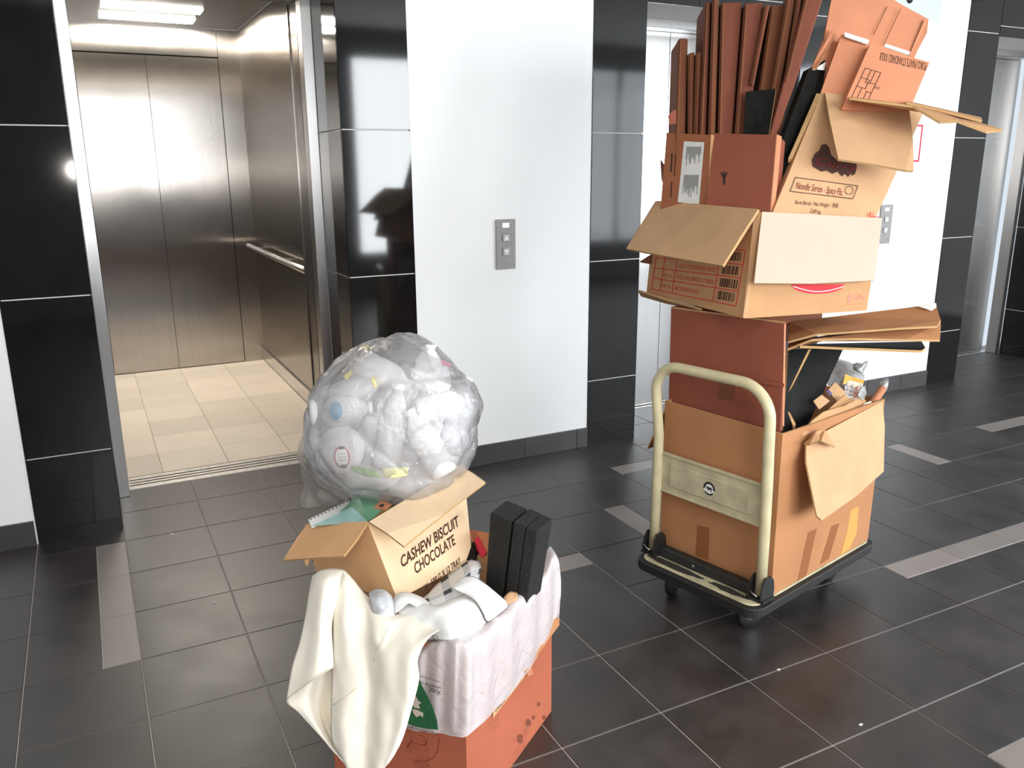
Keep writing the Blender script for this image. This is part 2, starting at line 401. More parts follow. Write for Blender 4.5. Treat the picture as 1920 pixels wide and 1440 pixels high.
# skirting tiles
def skirting(name, x0, x1, first):
    r = structure(box(name, x0, x1, -.004, .003, 0, .098, m_joint)); ORG[r] = V(r.location)
    x = x0; xs = []
    nx = first
    while x < x1 - .004:
        e = min(nx, x1); xs.append((x, e)); x = e; nx = e + .3
    for a, b in xs:
        if b - a > .006: box('tile', a + .0015, b - .0015, -.010, -.0005, .0, .100, m_skirt, r, .001)
skirting('baseboard_left', -3.0, -.300, -2.7)
skirting('baseboard_center', 1.278, 2.170, 1.506)
skirting('baseboard_right', 3.752, 4.748, 3.9)
skirting('baseboard_end', 6.352, 7.4, 6.6)
# tiled piers: black tiles 30 x 60 cm with white joints at z = .34, .94, 1.54, 2.14
ZJ = [0, .34, .94, 1.54, 2.14, 2.74, 2.8]
TJ = .0045
def pier(n, x0, x1, rev_l, rev_r):
    r = structure(box('trim_%d' % n, x0 + .006, x1 - .006, .006, .36, 0, ZT, m_joint)); ORG[r] = V(r.location)
    for a, b in zip(ZJ, ZJ[1:]):
        z0, z1 = a + (TJ / 2 if a else 0), b - TJ / 2
        box('tile', x0 + .0012, x1 - .0012, 0, .0055, z0, z1, m_black, r, .0008)
        if rev_r: box('tile', x1 - .0055, x1, .0075, .36, z0, z1, m_black, r, .0008)
        if rev_l: box('tile', x0, x0 + .0055, .0075, .36, z0, z1, m_black, r, .0008)
pier(1, -.297, 0.0, False, True)
pier(2, .978, 1.275, True, False)
pier(3, 2.172, 2.466, False, True)
pier(4, 3.45, 3.748, True, False)
pier(5, 4.752, 5.040, False, True)
pier(6, 6.05, 6.35, True, False)
# the dull skirting strip in front of the leftmost pier
# tiled lintels over the three openings
for n, (a, b) in enumerate([(0, .978), (2.466, 3.45), (5.04, 6.05)]):
    r = structure(box('trim_%d' % (7 + n), a + .002, b - .002, .006, .36, 2.125, ZT, m_joint)); ORG[r] = V(r.location)
    xs = [a + .002, a + .302, a + .602, a + .902, b - .002]
    for x0, x1 in zip(xs, xs[1:]):
        if x1 - x0 < .03: continue
        box('tile', x0 + .001, x1 - .001, 0, .0055, 2.125, 2.183, m_black, r, .0008)
        box('tile', x0 + .001, x1 - .001, 0, .0055, 2.187, 2.785, m_black, r, .0008)

# ================================================================== lifts
def frame_parts(r, x0, x1):
    for a, b in ((x0 + .001, x0 + .045), (x1 - .045, x1 - .001)):
        box('jamb', a, b, .362, .44, .0, 2.13, m_steel_d, r, .002)
    box('head_jamb', x0 + .046, x1 - .046, .362, .44, 2.085, 2.13, m_steel_d, r, .002)
    s = box('sill', x0 + .001, x1 - .001, .442, .60, -.04, .002, m_alu, r)
    for y in (.485, .52, .555): box('groove', x0 + .05, x1 - .05, y, y + .009, .0018, .0030, m_gap, s)
# lift 1, standing open
e1 = root('elevator', (.49, 1.6, 0), 'open steel elevator car with cream floor and glowing ceiling lights', 'elevator')
frame_parts(e1, 0, .978)
xl, xr, yf, yb, zc = -.12, 1.10, .62, 2.84, 2.30
cf = box('car_floor', xl, xr, .60, 2.9, -.04, -.0022, m_creamj, e1)
xs = [xl] + [-.1 + .3 * k for k in range(0, 5)]
ys = [.62 + .3 * k for k in range(8)] + [yb]
for a, b in zip(xs, xs[1:]):
    for c, d in zip(ys, ys[1:]):
        if b - a < .05 or d - c < .05: continue
        o = bpy.data.objects.new('tile', tile_data(b - a, d - c, m_cream)); COL.objects.link(o); o.parent = cf
        o.location = V(((a + b) / 2, (c + d) / 2, 0)) - ORG[cf]
for a, b in zip([.62, 1.30, 1.98, 2.62], [1.297, 1.977, 2.617, yb]):
    box('wall_panel', xr, xr + .02, a, b, .0, zc, m_steel, e1)
    box('wall_panel', xl - .02, xl, a, b, .0, zc, m_steel, e1)
box('kick_plate', xr - .012, xr - .001, .64, yb - .001, .012, .10, m_steel_b, e1, .002)
box('front_return', xl, .046, .602, .62, 0, zc, m_steel, e1)
box('front_return', .932, xr, .602, .62, 0, zc, m_steel, e1)
box('front_header', .046, .932, .602, .62, 2.11, zc, m_steel, e1)
# the far doors and the panels round them
box('rear_panel', xl, .073, yb, yb + .02, 0, zc, m_steel, e1)
box('rear_panel', .960, xr, yb, yb + .02, 0, zc, m_steel, e1)
box('rear_header', .076, .957, yb + .000, yb + .02, 2.124, zc, m_steel, e1)
box('rear_gap', .0, 1.0, yb + .035, yb + .04, 0, 2.2, m_gap, e1)
for a, b in ((.077, .4985), (.5015, .956)):
    box('rear_door', a, b, yb + .008, yb + .028, .004, 2.116, m_steel, e1)
# retracted front door leaf and its dark slot
box('door_leaf', .938, .965, .470, .595, .006, 2.10, m_steel, e1)
box('slot', .9655, .977, .445, .600, .003, 2.10, m_gap, e1)
ce = box('car_ceiling', xl, xr, .62, yb, zc + .001, zc + .03, m_steel_d, e1)
for a, b in ((2.11, 2.28), (2.48, 2.66)):
    lt = box('ceiling_light', .245, .790, a, b, zc - .004, zc + .0005, m_lamp, e1)
# handrail with two standoffs
hr = tube('handrail', [(1.03, y, .862) for y in (.75, 1.4, 2.0, 2.70)], .018, m_steel_b, e1)
for y in (.9, 1.7, 2.55): tube('standoff', [(1.03, y, .862), (1.06, y, .858), (1.099, y, .85)], .007, m_steel_d, hr, 8)

def closed_lift(r, x0, x1):
    frame_parts(r, x0, x1)
    mid = (x0 + x1) / 2
    for a, b in ((x0 + .046, mid - .002), (mid + .002, x1 - .046)):
        box('door', a, b, .470, .492, .006, 2.084, m_steel_b, r)
    box('slot', x0 + .02, x1 - .02, .500, .505, 0, 2.3, m_gap, r)
    box('header', x0 + .046, x1 - .046, .445, .468, 2.086, 2.3, m_steel_b, r)
e2 = root('elevator', (2.958, .46, 0), 'closed steel elevator doors behind the loaded trolley', 'elevator'); closed_lift(e2, 2.466, 3.45)
e3 = root('elevator', (5.545, .46, 0), 'closed dull steel elevator doors at the far right edge', 'elevator'); closed_lift(e3, 5.04, 6.05)

# call panels
m_plate = plain('brushed_call_plate', (.27, .255, .25), .5, .35, var=.12, scale=60)
m_btn = plain('call_button_face', (.40, .385, .375), .45, .3, var=.05)
m_disp = plain('lit_floor_display', (.8, .8, .8), .4, emit=(1, .97, .93), es=1.2)
m_mark = plain('button_mark', (.85, .84, .82), .4)
def call_panel(x0, label):
    r = root('call_button_panel', (x0 + .049, -.004, .933), label, 'call button')
    box('plate', x0, x0 + .098, -.005, .003, .933, 1.158, m_plate, r, .001)
    box('display', x0 + .033, x0 + .065, -.0062, -.0045, 1.122, 1.142, m_disp, r, .0006)
    for zc_, up in ((1.075, 1), (1.012, -1)):
        b = box('button', x0 + .032, x0 + .066, -.010, -.0045, zc_ - .018, zc_ + .018, m_btn, r, .003)
        t = .011 * up
        mesh('arrow', [(x0 + .049, -.0106, zc_ + t), (x0 + .038, -.0106, zc_ - t * .8), (x0 + .060, -.0106, zc_ - t * .8)], [(0, 1, 2)], m_mark, b)
call_panel(1.667, 'steel call panel with two arrow buttons between two elevators')
call_panel(4.168, 'steel call panel half hidden behind the stacked cartons')
# notices on the right-hand white wall
m_paper = plain('white_paper', (.80, .82, .85), .7, var=.03)
m_red = plain('red_print', srgb(205, 35, 70), .6)
nt_ = root('wall_notice', (4.36, .003, 1.4), 'white paper notice with a red border on the right wall', 'notice')
box('sheet', 4.27, 4.452, .0005, .0035, 1.40, 1.61, m_paper, nt_)
for q in ((4.270, 4.452, 1.60, 1.61), (4.270, 4.452, 1.40, 1.41), (4.270, 4.280, 1.41, 1.60), (4.441, 4.452, 1.41, 1.60)):
    box('border', q[0], q[1], -.0004, .0004, q[2], q[3], m_red, nt_)
n2 = root('wall_notice', (4.2, .003, 2.17), 'pale blue notice at the top of the right wall', 'notice')
m_pblue = plain('pale_blue_paper', (.66, .74, .84), .7, var=.03)
m_ink = plain('black_ink', (.012, .010, .010), .7)
box('sheet', 3.93, 4.50, .0005, .0035, 2.17, 2.52, m_pblue, n2)
lathe('logo', [(.028, 0), (.028, .001)], (4.225, -.0001, 2.275), (0, -1, 0), m_ink, n2, 20)
# ================================================================== the loaded platform trolley
K_TAN = card('kraft_tan', srgb(192, 148, 106))
K_TAN2 = card('kraft_pale_tan', srgb(202, 162, 122))
K_PALE = card('strongly_lit_board', srgb(196, 178, 160), var=.03)  # tan board made paler, the strong daylight on the flap put into its colour
K_ORG = card('kraft_orange', srgb(178, 126, 86))
K_RED = card('kraft_red_brown', srgb(142, 80, 62))
K_SAL = card('kraft_salmon', srgb(200, 134, 100))
K_DRK = card('kraft_dark', srgb(120, 74, 52))
K_BLK = plain('black_printed_board', (.008, .008, .007), .7, var=.3, spec=.12)
K_MID = card('kraft_mid_shaded', srgb(122, 78, 52))  # darkened to carry the shade among the fanned boards
K_FAN = card('kraft_fan_shaded', srgb(116, 66, 50))  # darker red-brown, the fan's shade put into the colour
K_EDGE = card('board_edge', srgb(186, 150, 104), var=.2)
M_TAPE = plain('brown_packing_tape', srgb(146, 92, 54), .55, var=.05, spec=.3)
M_TAPEY = plain('yellow_packing_tape', srgb(222, 160, 80), .3, var=.05)
M_TRED = plain('dark_red_print', srgb(120, 20, 34), .7)
M_RED2 = plain('bright_red_print', srgb(208, 40, 52), .7)
M_BRN = plain('brown_print', srgb(70, 40, 28), .8)
m_enamel = plain('cream_enamel', srgb(206, 196, 158), .32, var=.10, scale=18, spec=.5)
m_panel = plain('worn_cream_panel', srgb(190, 182, 150), .45, var=.16, scale=22)
m_rub = plain('black_rubber', (.014, .014, .014), .55)
m_bracket = plain('black_bracket', (.018, .018, .017), .38)
m_dirt = plain('deck_grime', (.03, .028, .022), .8)
m_axle = plain('caster_steel', (.40, .40, .41), .35, 1)
m_deck = plain('deck_enamel', srgb(188, 180, 148), .42, var=.25, scale=16)
TH = math.radians(13.4)
EX, EY, EZ = V((math.cos(TH), math.sin(TH), 0)), V((-math.sin(TH), math.cos(TH), 0)), V((0, 0, 1))
TO = V((1.62, -1.80, 0))
def T(a, b, z): return TO + EX * a + EY * b + EZ * z
def rrect(a0, a1, b0, b1, r, n=6):
    out = []
    for ca, cb, s in ((a1 - r, b1 - r, 0), (a0 + r, b1 - r, 1), (a0 + r, b0 + r, 2), (a1 - r, b0 + r, 3)):
        for k in range(n + 1):
            t = math.pi / 2 * (s + k / n); out.append((ca + r * math.cos(t), cb + r * math.sin(t)))
    return out
def plate(name, loop, z0, z1, mat, parent, inset=0):
    n = len(loop); vs = [T(a, b, z0) for a, b in loop] + [T(a, b, z1) for a, b in loop]
    fs = [tuple(range(n - 1, -1, -1)), tuple(range(n, 2 * n))] + [(i, (i + 1) % n, n + (i + 1) % n, n + i) for i in range(n)]
    return bevel(mesh(name, vs, fs, mat, parent), .003)
tr = root('platform_trolley', T(.34, .21, 0), 'cream platform trolley with folding tube handle carrying the tall carton stack', 'trolley')
plate('bumper', rrect(-.022, .712, -.022, .452, .05), .100, .130, m_rub, tr)
plate('deck', rrect(-.006, .696, -.006, .436, .04), .1305, .136, m_deck, tr)
for (a, b, da) in ((.10, .075, .3), (.08, .36, -.4), (.56, .07, 0), (.56, .36, 0)):
    c = T(a, b, .045); ax = (EY * math.cos(da) + EX * math.sin(da)).normalized()
    whl = lathe('wheel', [(.016, -.014), (.042, -.014), (.0455, -.009), (.0455, .009), (.042, .014), (.016, .014)], c, ax, m_rub, tr, 26)
    lathe('hub', [(.004, -.017), (.024, -.016), (.026, -.0135), (.026, .0135), (.024, .016), (.004, .017)], c, ax, m_axle, whl, 18)
    f_ = ax.cross(EZ).normalized()
    for s in (-1, 1):
        p = c + ax * .021 * s
        hexa('caster_fork', [p - f_ * .014 - ax * .0015 - EZ * .008, p + f_ * .014 - ax * .0015 - EZ * .008, p + f_ * .014 + ax * .0015 - EZ * .008, p - f_ * .014 + ax * .0015 - EZ * .008],
             [p - f_ * .026 - ax * .0015 + EZ * .050, p + f_ * .02 - ax * .0015 + EZ * .050, p + f_ * .02 + ax * .0015 + EZ * .050, p - f_ * .026 + ax * .0015 + EZ * .050], m_axle, tr)
    hexa('caster_plate', [c + ax * sx * .036 + f_ * sy * .04 + EZ * .048 for sx, sy in ((-1, -1), (1, -1), (1, 1), (-1, 1))],
         [c + ax * sx * .036 + f_ * sy * .04 + EZ * .054 for sx, sy in ((-1, -1), (1, -1), (1, 1), (-1, 1))], m_axle, tr)
# handle: bent tube
ha, hb0, hb1, hz, hr_ = .055, .018, .428, .783, .085
pth = [T(ha, hb0 - .004, .150), T(ha, hb0 - .003, .35), T(ha, hb0 + .0, .50), T(ha, hb0 + .004, .60)]
for k in range(9):
    t = math.pi * (1 - k / 16); pth.append(T(ha, hb0 + .006 + .100 + .100 * math.cos(t), hz - .100 + .100 * math.sin(t)))
for k in range(9):
    t = math.pi * (.5 - k / 16); pth.append(T(ha, hb1 + .012 - hr_ + hr_ * math.cos(t), hz - hr_ + hr_ * math.sin(t)))
pth += [T(ha, hb1 + .003, .62), T(ha, hb1 - .006, .55), T(ha, hb1 - .006, .35), T(ha, hb1 - .002, .150)]
tube('handle', pth, .0165, m_enamel, tr, 18)
# pressed steel panel between the uprights with its badge
a = ha + .004
pn = hexa('handle_panel', [T(a, .030, .360), T(a, .410, .362), T(a + .010, .410, .362), T(a + .010, .030, .360)], [T(a, .032, .487), T(a, .412, .492), T(a + .010, .412, .492), T(a + .010, .032, .487)], m_panel, tr, .002)
for z0 in (.358, .484): hexa('panel_lip', [T(a - .004, .031, z0), T(a - .004, .411, z0 + .003), T(a + .011, .411, z0 + .003), T(a + .011, .031, z0)], [T(a - .004, .031, z0 + .006), T(a - .004, .411, z0 + .009), T(a + .011, .411, z0 + .009), T(a + .011, .031, z0 + .006)], m_panel, pn, .001)
hexa('embossed_field', [T(a - .0035, .07, .385), T(a - .0035, .372, .387), T(a, .372, .387), T(a, .07, .385)], [T(a - .0035, .07, .460), T(a - .0035, .372, .463), T(a, .372, .463), T(a, .07, .460)], m_panel, pn, .003)
m_white = plain('white_sticker', (.80, .79, .76), .5)
bc = (.217, .425)
def disc(r0, r1, t0, t1, d, n=24):
    vs = []
    for k in range(n + 1):
        t = t0 + (t1 - t0) * k / n
        vs += [T(a - .0036 - d, bc[0] - r0 * math.cos(t), bc[1] + r0 * math.sin(t)), T(a - .0036 - d, bc[0] - r1 * math.cos(t), bc[1] + r1 * math.sin(t))]
    return vs, [(2 * k, 2 * k + 1, 2 * k + 3, 2 * k + 2) for k in range(n)]
vs, fs = disc(.0005, .0205, 0, 2 * math.pi, .0004); bd = mesh('badge', vs, fs, m_white, pn)
vs, fs = disc(.0150, .0215, -.15, math.pi + .15, .0008); v2, f2 = disc(.0165, .0215, math.pi * 1.22, math.pi * 1.78, .0008)
fs = fs + [tuple(i + len(vs) for i in q) for q in f2]; mesh('badge_ring', vs + v2, fs, m_ink, pn)
ox = [(-.011, .004), (-.012, .0075), (-.009, .0055), (-.004, .0045), (.006, .0045), (.010, .003), (.0115, -.003), (.0095, -.001), (.009, -.009), (.007, -.009), (.0065, -.003), (-.002, -.003), (-.0025, -.009), (-.0045, -.009), (-.005, -.002), (-.0085, .0)]
mesh('badge_ox', [T(a - .0046, bc[0] - x, bc[1] + z) for x, z in ox], [tuple(range(len(ox)))], m_ink, pn)
# brackets, foot bar and clips
for b0 in (hb0 - .004, hb1 - .004):
    for s in (-1, 1):
        bb = b0 + s * .0215
        lp = [(-.028, .137), (.032, .137), (.036, .165), (.030, .195), (.014, .212), (-.012, .212), (-.026, .192), (-.034, .162)]
        n = len(lp); vs = [T(ha + x, bb - .002, z) for x, z in lp] + [T(ha + x, bb + .002, z) for x, z in lp]
        mesh('bracket', vs, [tuple(range(n)), tuple(range(2 * n - 1, n - 1, -1))] + [(i, i + n, (i + 1) % n + n, (i + 1) % n) for i in range(n)], m_bracket, tr)
    hexa('bracket_base', [T(ha - .03, b0 - .03, .1365), T(ha + .03, b0 - .03, .1365), T(ha + .03, b0 + .03, .1365), T(ha - .03, b0 + .03, .1365)], [T(ha - .03, b0 - .03, .145), T(ha + .03, b0 - .03, .145), T(ha + .03, b0 + .03, .145), T(ha - .03, b0 + .03, .145)], m_bracket, tr)
    tube('clip', [T(ha - .036, b0 + .014, .170), T(ha - .038, b0, .164), T(ha - .036, b0 - .012, .158)], .0026, m_axle, tr, 8)
hexa('foot_bar', [T(ha - .012, hb0, .1365), T(ha + .020, hb0, .1365), T(ha + .020, hb1 - .01, .1365), T(ha - .012, hb1 - .01, .1365)], [T(ha - .006, hb0, .168), T(ha + .018, hb0, .172), T(ha + .018, hb1 - .01, .172), T(ha - .006, hb1 - .01, .168)], m_bracket, tr, .004)
lathe('rivet', [(.006, 0), (.005, .002), (.001, .003)], T(ha - .010, .255, .152), -EX, m_axle, tr, 12)
# grime on the deck, a stain with its own ragged outline
for (a0, a1, b0, b1, sd) in ((.005, .040, .20, .42, 3), (.010, .040, .03, .17, 5)):
    lp = []
    for k in range(26):
        t = 2 * math.pi * k / 26; r = 1 + .35 * noise.noise(V((math.cos(t) * 2 + sd, math.sin(t) * 2, sd)))
        lp.append(((a0 + a1) / 2 + (a1 - a0) / 2 * r * math.cos(t), (b0 + b1) / 2 + (b1 - b0) / 2 * r * math.sin(t)))
    mesh('grime_stain', [T(x, y, .1364) for x, y in lp], [tuple(range(26))], m_dirt, tr)

# ------------------------------------------------------------------ cartons
def carton_body(name, b, t, th, mat, parent, inner=None, bulge=0):
    """open box: b, t four bottom / top corners in order round the box"""
    b = [V(p) for p in b]; t = [V(p) for p in t]; cb = sum(b, V()) / 4; ct = sum(t, V()) / 4
    def ins(P, c):
        out = []
        for i in range(4):
            e1 = (P[(i + 1) % 4] - P[i]).normalized(); e0 = (P[i - 1] - P[i]).normalized(); out.append(P[i] + (e1 + e0) * th)
        return out
    bi, ti = ins(b, cb), ins(t, ct); up = (ct - cb).normalized() * th
    bi = [p + up for p in bi]
    vs = b + t + bi + ti
    fs = [(0, 3, 2, 1)]; mi = [0]
    for i in range(4):
        j = (i + 1) % 4
        fs += [(i, j, j + 4, i + 4), (i + 8, i + 12, j + 12, j + 8), (i + 4, j + 4, j + 12, i + 12)]; mi += [0, 1, 2]
    fs.append((8, 9, 10, 11)); mi.append(1)
    return mesh(name, vs, fs, [mat, inner or mat, K_EDGE], parent, mids=mi)
# big carton on the deck
bc0 = [T(.092, .000, .1365), T(.680, .000, .1365), T(.680, .428, .1365), T(.092, .428, .1365)]
bc1 = [T(.092, .004, .645), T(.684, -.004, .640), T(.684, .432, .652), T(.092, .432, .655)]
tc_ = root('trolley_carton', T(.386, .214, .1365), 'large tan carton standing on the trolley deck with a torn hanging flap', 'carton')
carton_body('body', bc0, bc1, .006, K_ORG, tc_, K_TAN)
pR, nR = T(0, 0, .3), -EY                 # its right-hand (window) side
pF, nF = T(.092, 0, .3), -EX              # its handle side
# flap hanging over the window side
q = [RP(1512, 828, pR + nR * .012, nR), RP(1655, 752, pR + nR * .004, nR), RP(1659, 800, pR + nR * .03, nR), RP(1657, 884, pR + nR * .055, nR), RP(1606, 930, pR + nR * .070, nR), RP(1541, 976, pR + nR * .085, nR), RP(1532, 968, pR + nR * .084, nR), RP(1512, 868, pR + nR * .04, nR)]
slab('side_flap', q, .005, K_TAN2, tc_, K_EDGE)
slab('torn_corner', [RP(1508, 832, pR + nR * .016, nR), RP(1532, 808, pR + nR * .022, nR), RP(1547, 806, pR + nR * .022, nR), RP(1566, 838, pR + nR * .045, nR), RP(1540, 826, pR + nR * .05, nR), RP(1518, 834, pR + nR * .04, nR)], .004, K_TAN, tc_, K_EDGE)
# far flap standing up inside, with its creased upper edge
slab('inner_flap', [PX(1502, 818, 2.43), PX(1524, 788, 2.48), PX(1545, 772, 2.52), PX(1585, 760, 2.60), PX(1618, 744, 2.70), PX(1624, 752, 2.70), PX(1610, 775, 2.67), PX(1560, 800, 2.56)], .005, K_TAN, tc_, K_EDGE)
slab('rear_flap', [T(.12, .432, .655), T(.62, .432, .652), T(.60, .50, .50), T(.12, .52, .46)], .005, K_DRK, tc_, K_EDGE)
# strips of tape run up the sides
def tapes(L, p, n, mat, parent):
    for poly in L: slab('tape', [RP(u, v, V(p) + V(n) * .0012, n) for u, v in poly], .0006, mat, parent)
tapes([[(1516, 992), (1532, 989), (1509, 1092), (1494, 1098)], [(1559, 986), (1574, 981), (1554, 1048), (1538, 1058)]], pR, nR, M_TAPE, tc_)
tapes([[(1596, 955), (1611, 935), (1606, 1000), (1592, 1030), (1576, 1040), (1588, 1000)]], pR, nR, M_TAPEY, tc_)
tapes([[(1308, 985), (1330, 990), (1328, 1050), (1304, 1040)]], pF, nF, M_TAPE, tc_)

# red-brown carton standing inside it
rb = root('brown_carton', T(.34, .23, .655), 'tall red-brown flattened carton standing upright inside the trolley carton', 'carton')
b_ = [T(.115, .020, .45), T(.140, .030, .45), T(.140, .425, .45), T(.115, .432, .45)]
t_ = [T(.120, .042, .962), T(.145, .052, .958), T(.145, .44, .958), T(.120, .446, .956)]
carton_body('body', b_, t_, .006, K_RED, rb, K_DRK)
slab('top_flap', [V(t_[0]) + EZ * .0, V(t_[1]), V(t_[2]), V(t_[3])], .005, K_RED, rb, K_EDGE)
slab('worn_edge', [T(.116, .021, .66), T(.119, .042, .955), T(.124, .040, .955), T(.122, .019, .66)], .002, K_SAL, rb)
slab('tape', [T(.1145, .19, .70), T(.1145, .245, .70), T(.117, .245, .76), T(.117, .19, .76)], .0006, K_DRK, rb)
slab('crease', [RP(1420, 712, T(.113, 0, .8), EX), RP(1470, 719, T(.113, 0, .8), EX), RP(1470, 726, T(.113, 0, .8), EX), RP(1420, 718, T(.113, 0, .8), EX)], .001, K_RED, rb)

# crushed carton and folded black board pushed in between
cc = root('crushed_carton', PX(1600, 650, 2.6), 'flattened orange-brown carton squashed under the upper box and jutting right', 'carton')
up_pts = [(1478, 640, 2.44), (1530, 626, 2.41), (1600, 621, 2.40), (1680, 615, 2.40), (1757, 611, 2.42), (1764, 600, 2.47), (1754, 570, 2.56), (1700, 577, 2.58), (1640, 585, 2.60), (1560, 594, 2.60), (1480, 603, 2.60)]
slab('upper_side', [PX(*p) for p in up_pts], .006, K_ORG, cc, K_EDGE)
lo_pts = [(1476, 654, 2.44), (1522, 636, 2.41), (1600, 634, 2.40), (1700, 636, 2.41), (1762, 637, 2.43), (1764, 606, 2.50), (1720, 622, 2.55), (1600, 620, 2.58), (1480, 640, 2.56)]
slab('lower_side', [PX(*p) for p in lo_pts], .006, K_ORG, cc, K_EDGE)
hexa('squashed_core', [T(.17, .17, .84), T(.56, .17, .86), T(.56, .40, .86), T(.17, .40, .84)], [T(.17, .17, .962), T(.56, .17, .962), T(.56, .40, .962), T(.17, .40, .962)], K_DRK, cc, .01)  # added support for the upper carton, coloured dark for the shaded gap
slab('torn_tape', [PX(1718, 573, 2.55), PX(1755, 568, 2.55), PX(1757, 586, 2.53), PX(1740, 580, 2.53)], .001, m_white, cc)
bb_ = root('folded_black_board', PX(1500, 800, 2.6), 'folded black-faced board leaning inside the trolley carton', 'board')
slab('horizontal_leaf', [PX(1500, 648, 2.42), PX(1600, 652, 2.40), PX(1728, 657, 2.40), PX(1735, 652, 2.46), PX(1728, 640, 2.62), PX(1600, 643, 2.66), PX(1510, 645, 2.68)], .007, K_BLK, bb_, K_EDGE)
slab('sloping_leaf_and_void', [PX(1522, 654, 2.47), PX(1582, 652, 2.66), PX(1546, 712, 2.70), PX(1528, 745, 2.66), PX(1526, 770, 2.62), PX(1518, 790, 2.58), PX(1496, 823, 2.50), PX(1468, 808, 2.47), PX(1474, 730, 2.50), PX(1478, 655, 2.54)], .006, K_BLK, bb_, K_EDGE)  # black leaf widened leftward to stand for the unlit void there
slab('torn_liner', [PX(1514, 733, 2.60), PX(1518, 731, 2.60), PX(1527, 748, 2.62), PX(1526, 765, 2.61), PX(1523, 750, 2.60)], .001, K_TAN, bb_)
slab('torn_liner', [PX(1477, 772, 2.462), PX(1481, 773, 2.462), PX(1492, 795, 2.48), PX(1489, 818, 2.49), PX(1486, 796, 2.475)], .001, K_TAN, bb_)
slab('edge_leaf', [PX(1516, 655, 2.455), PX(1521, 655, 2.455), PX(1484, 728, 2.44), PX(1478, 735, 2.44)], .004, K_EDGE, bb_)

# rubbish in the trolley carton
m_pk = plain('packet_pale_print', srgb(228, 220, 200), .5, var=.05)
m_or = plain('packet_orange', srgb(238, 176, 64), .5)
m_blue = plain('packet_blue_print', srgb(60, 50, 130), .5)
m_purp = plain('packet_purple', srgb(70, 50, 110), .5)
m_thin = film('thin_clear_plastic', (.86, .87, .86), .35, .15, .6, 22, .7)
def px_box(name, quad, k, depth, mat, parent=None, bv=.0015):
    f_ = [PX(u, v, k + dk) for u, v, dk in quad]; d = normal(f_)
    if d.dot(FW) < 0: d = -d
    o = mesh(name, f_ + [p + d * depth for p in f_], BF, mat, parent); return bevel(o, bv)
pkt = root('tea_packet', PX(1595, 740, 2.66), 'pale packet with orange top and blue lettering in the trolley carton', 'packet')
px_box('body', [(1582, 748, 0), (1614, 742, 0), (1620, 713, .03), (1585, 703, .03)], 2.62, .05, m_pk, pkt)
slab('orange_band', [PX(1585, 703, 2.646), PX(1620, 713, 2.646), PX(1619, 719, 2.642), PX(1584, 709, 2.642)], .0005, m_or, pkt)
slab('orange_tab', [PX(1580, 722, 2.62), PX(1585, 701, 2.63), PX(1600, 708, 2.63), PX(1596, 712, 2.63)], .001, m_or, pkt)
for (x, y) in ((1587, 728), (1597, 731), (1606, 734)):
    P0 = PX(x, y + 14, 2.614)
    lettering('lettering', 'TEA', P0, PX(x + 3, y - 10, 2.628) - P0, PX(x - 6, y + 13, 2.614) - P0, m_blue if x < 1600 else M_RED2, pkt, .002)
pl = patch_mesh('clear_plastic_tray', [[PX(1568, 672, 2.86), PX(1590, 678, 2.82), PX(1612, 688, 2.80), PX(1618, 700, 2.80)],
     [PX(1560, 690, 2.80), PX(1585, 694, 2.74), PX(1605, 700, 2.72), PX(1620, 706, 2.74)], [PX(1555, 705, 2.78), PX(1575, 708, 2.71), PX(1600, 712, 2.69), PX(1618, 718, 2.72)],
     [PX(1552, 722, 2.76), PX(1570, 726, 2.70), PX(1590, 728, 2.68), PX(1604, 730, 2.70)]], m_thin, None, 4, 4, .001, lambda i, j, p: FW * (.012 * noise.noise(p * 40)))
tag(pl, 'crumpled clear plastic tray in the trolley carton', 'plastic')
m_foil = plain('grey_crumpled_film', (.42, .43, .40), .3, .3, var=.4, scale=50)
cr_ = patch_mesh('grey_wrapper', [[PX(1598, 684, 2.70), PX(1608, 680, 2.70), PX(1616, 682, 2.72)], [PX(1601, 692, 2.69), PX(1612, 690, 2.68), PX(1622, 678, 2.72)], [PX(1606, 696, 2.69), PX(1618, 700, 2.69), PX(1627, 676, 2.74)]], m_foil, None, 4, 4, .001, lambda i, j, p: FW * (.01 * noise.noise(p * 60)))
tag(cr_, 'small crumpled grey wrapper above the orange packet', 'wrapper')
for nm, poly, k, m, lb in (
    ('cardboard_scrap', [(1552, 732), (1566, 716), (1586, 736), (1570, 754)], 2.60, K_TAN2, 'square tan cardboard scrap tilted in the trolley carton'),
    ('cardboard_scrap', [(1525, 752), (1541, 740), (1556, 752), (1536, 768)], 2.56, K_TAN2, 'small tan scrap beside the black board'),
    ('cardboard_scrap', [(1548, 772), (1584, 740), (1592, 747), (1604, 750), (1560, 768)], 2.565, K_TAN, 'long folded tan scrap under the orange packet'),
    ('cardboard_scrap', [(1533, 738), (1548, 720), (1560, 735), (1546, 748)], 2.66, K_RED, 'red-brown scrap behind the tan scraps'),
    ('printed_scrap', [(1549, 733), (1554, 731), (1563, 739), (1556, 742)], 2.595, m_purp, 'tiny purple printed scrap among the cardboard pieces'),
    ('torn_wrapper', [(1608, 742), (1616, 725), (1622, 724), (1625, 738), (1618, 752)], 2.60, m_foil, 'brownish torn wrapper right of the orange packet')):
    tag(slab(nm, [PX(u, v, k + .004 * (i % 3)) for i, (u, v) in enumerate(poly)], .006, m, None, K_EDGE), lb, 'scrap')
tb = root('cardboard_tube', PX(1640, 760, 2.72), 'orange-brown paper tube with foil end sticking out of the trolley carton', 'tube')
tube('body', [PX(1628, 770, 2.72), PX(1640, 750, 2.74), PX(1655, 728, 2.76)], [.012, .013, .014], K_SAL, tb, 12)
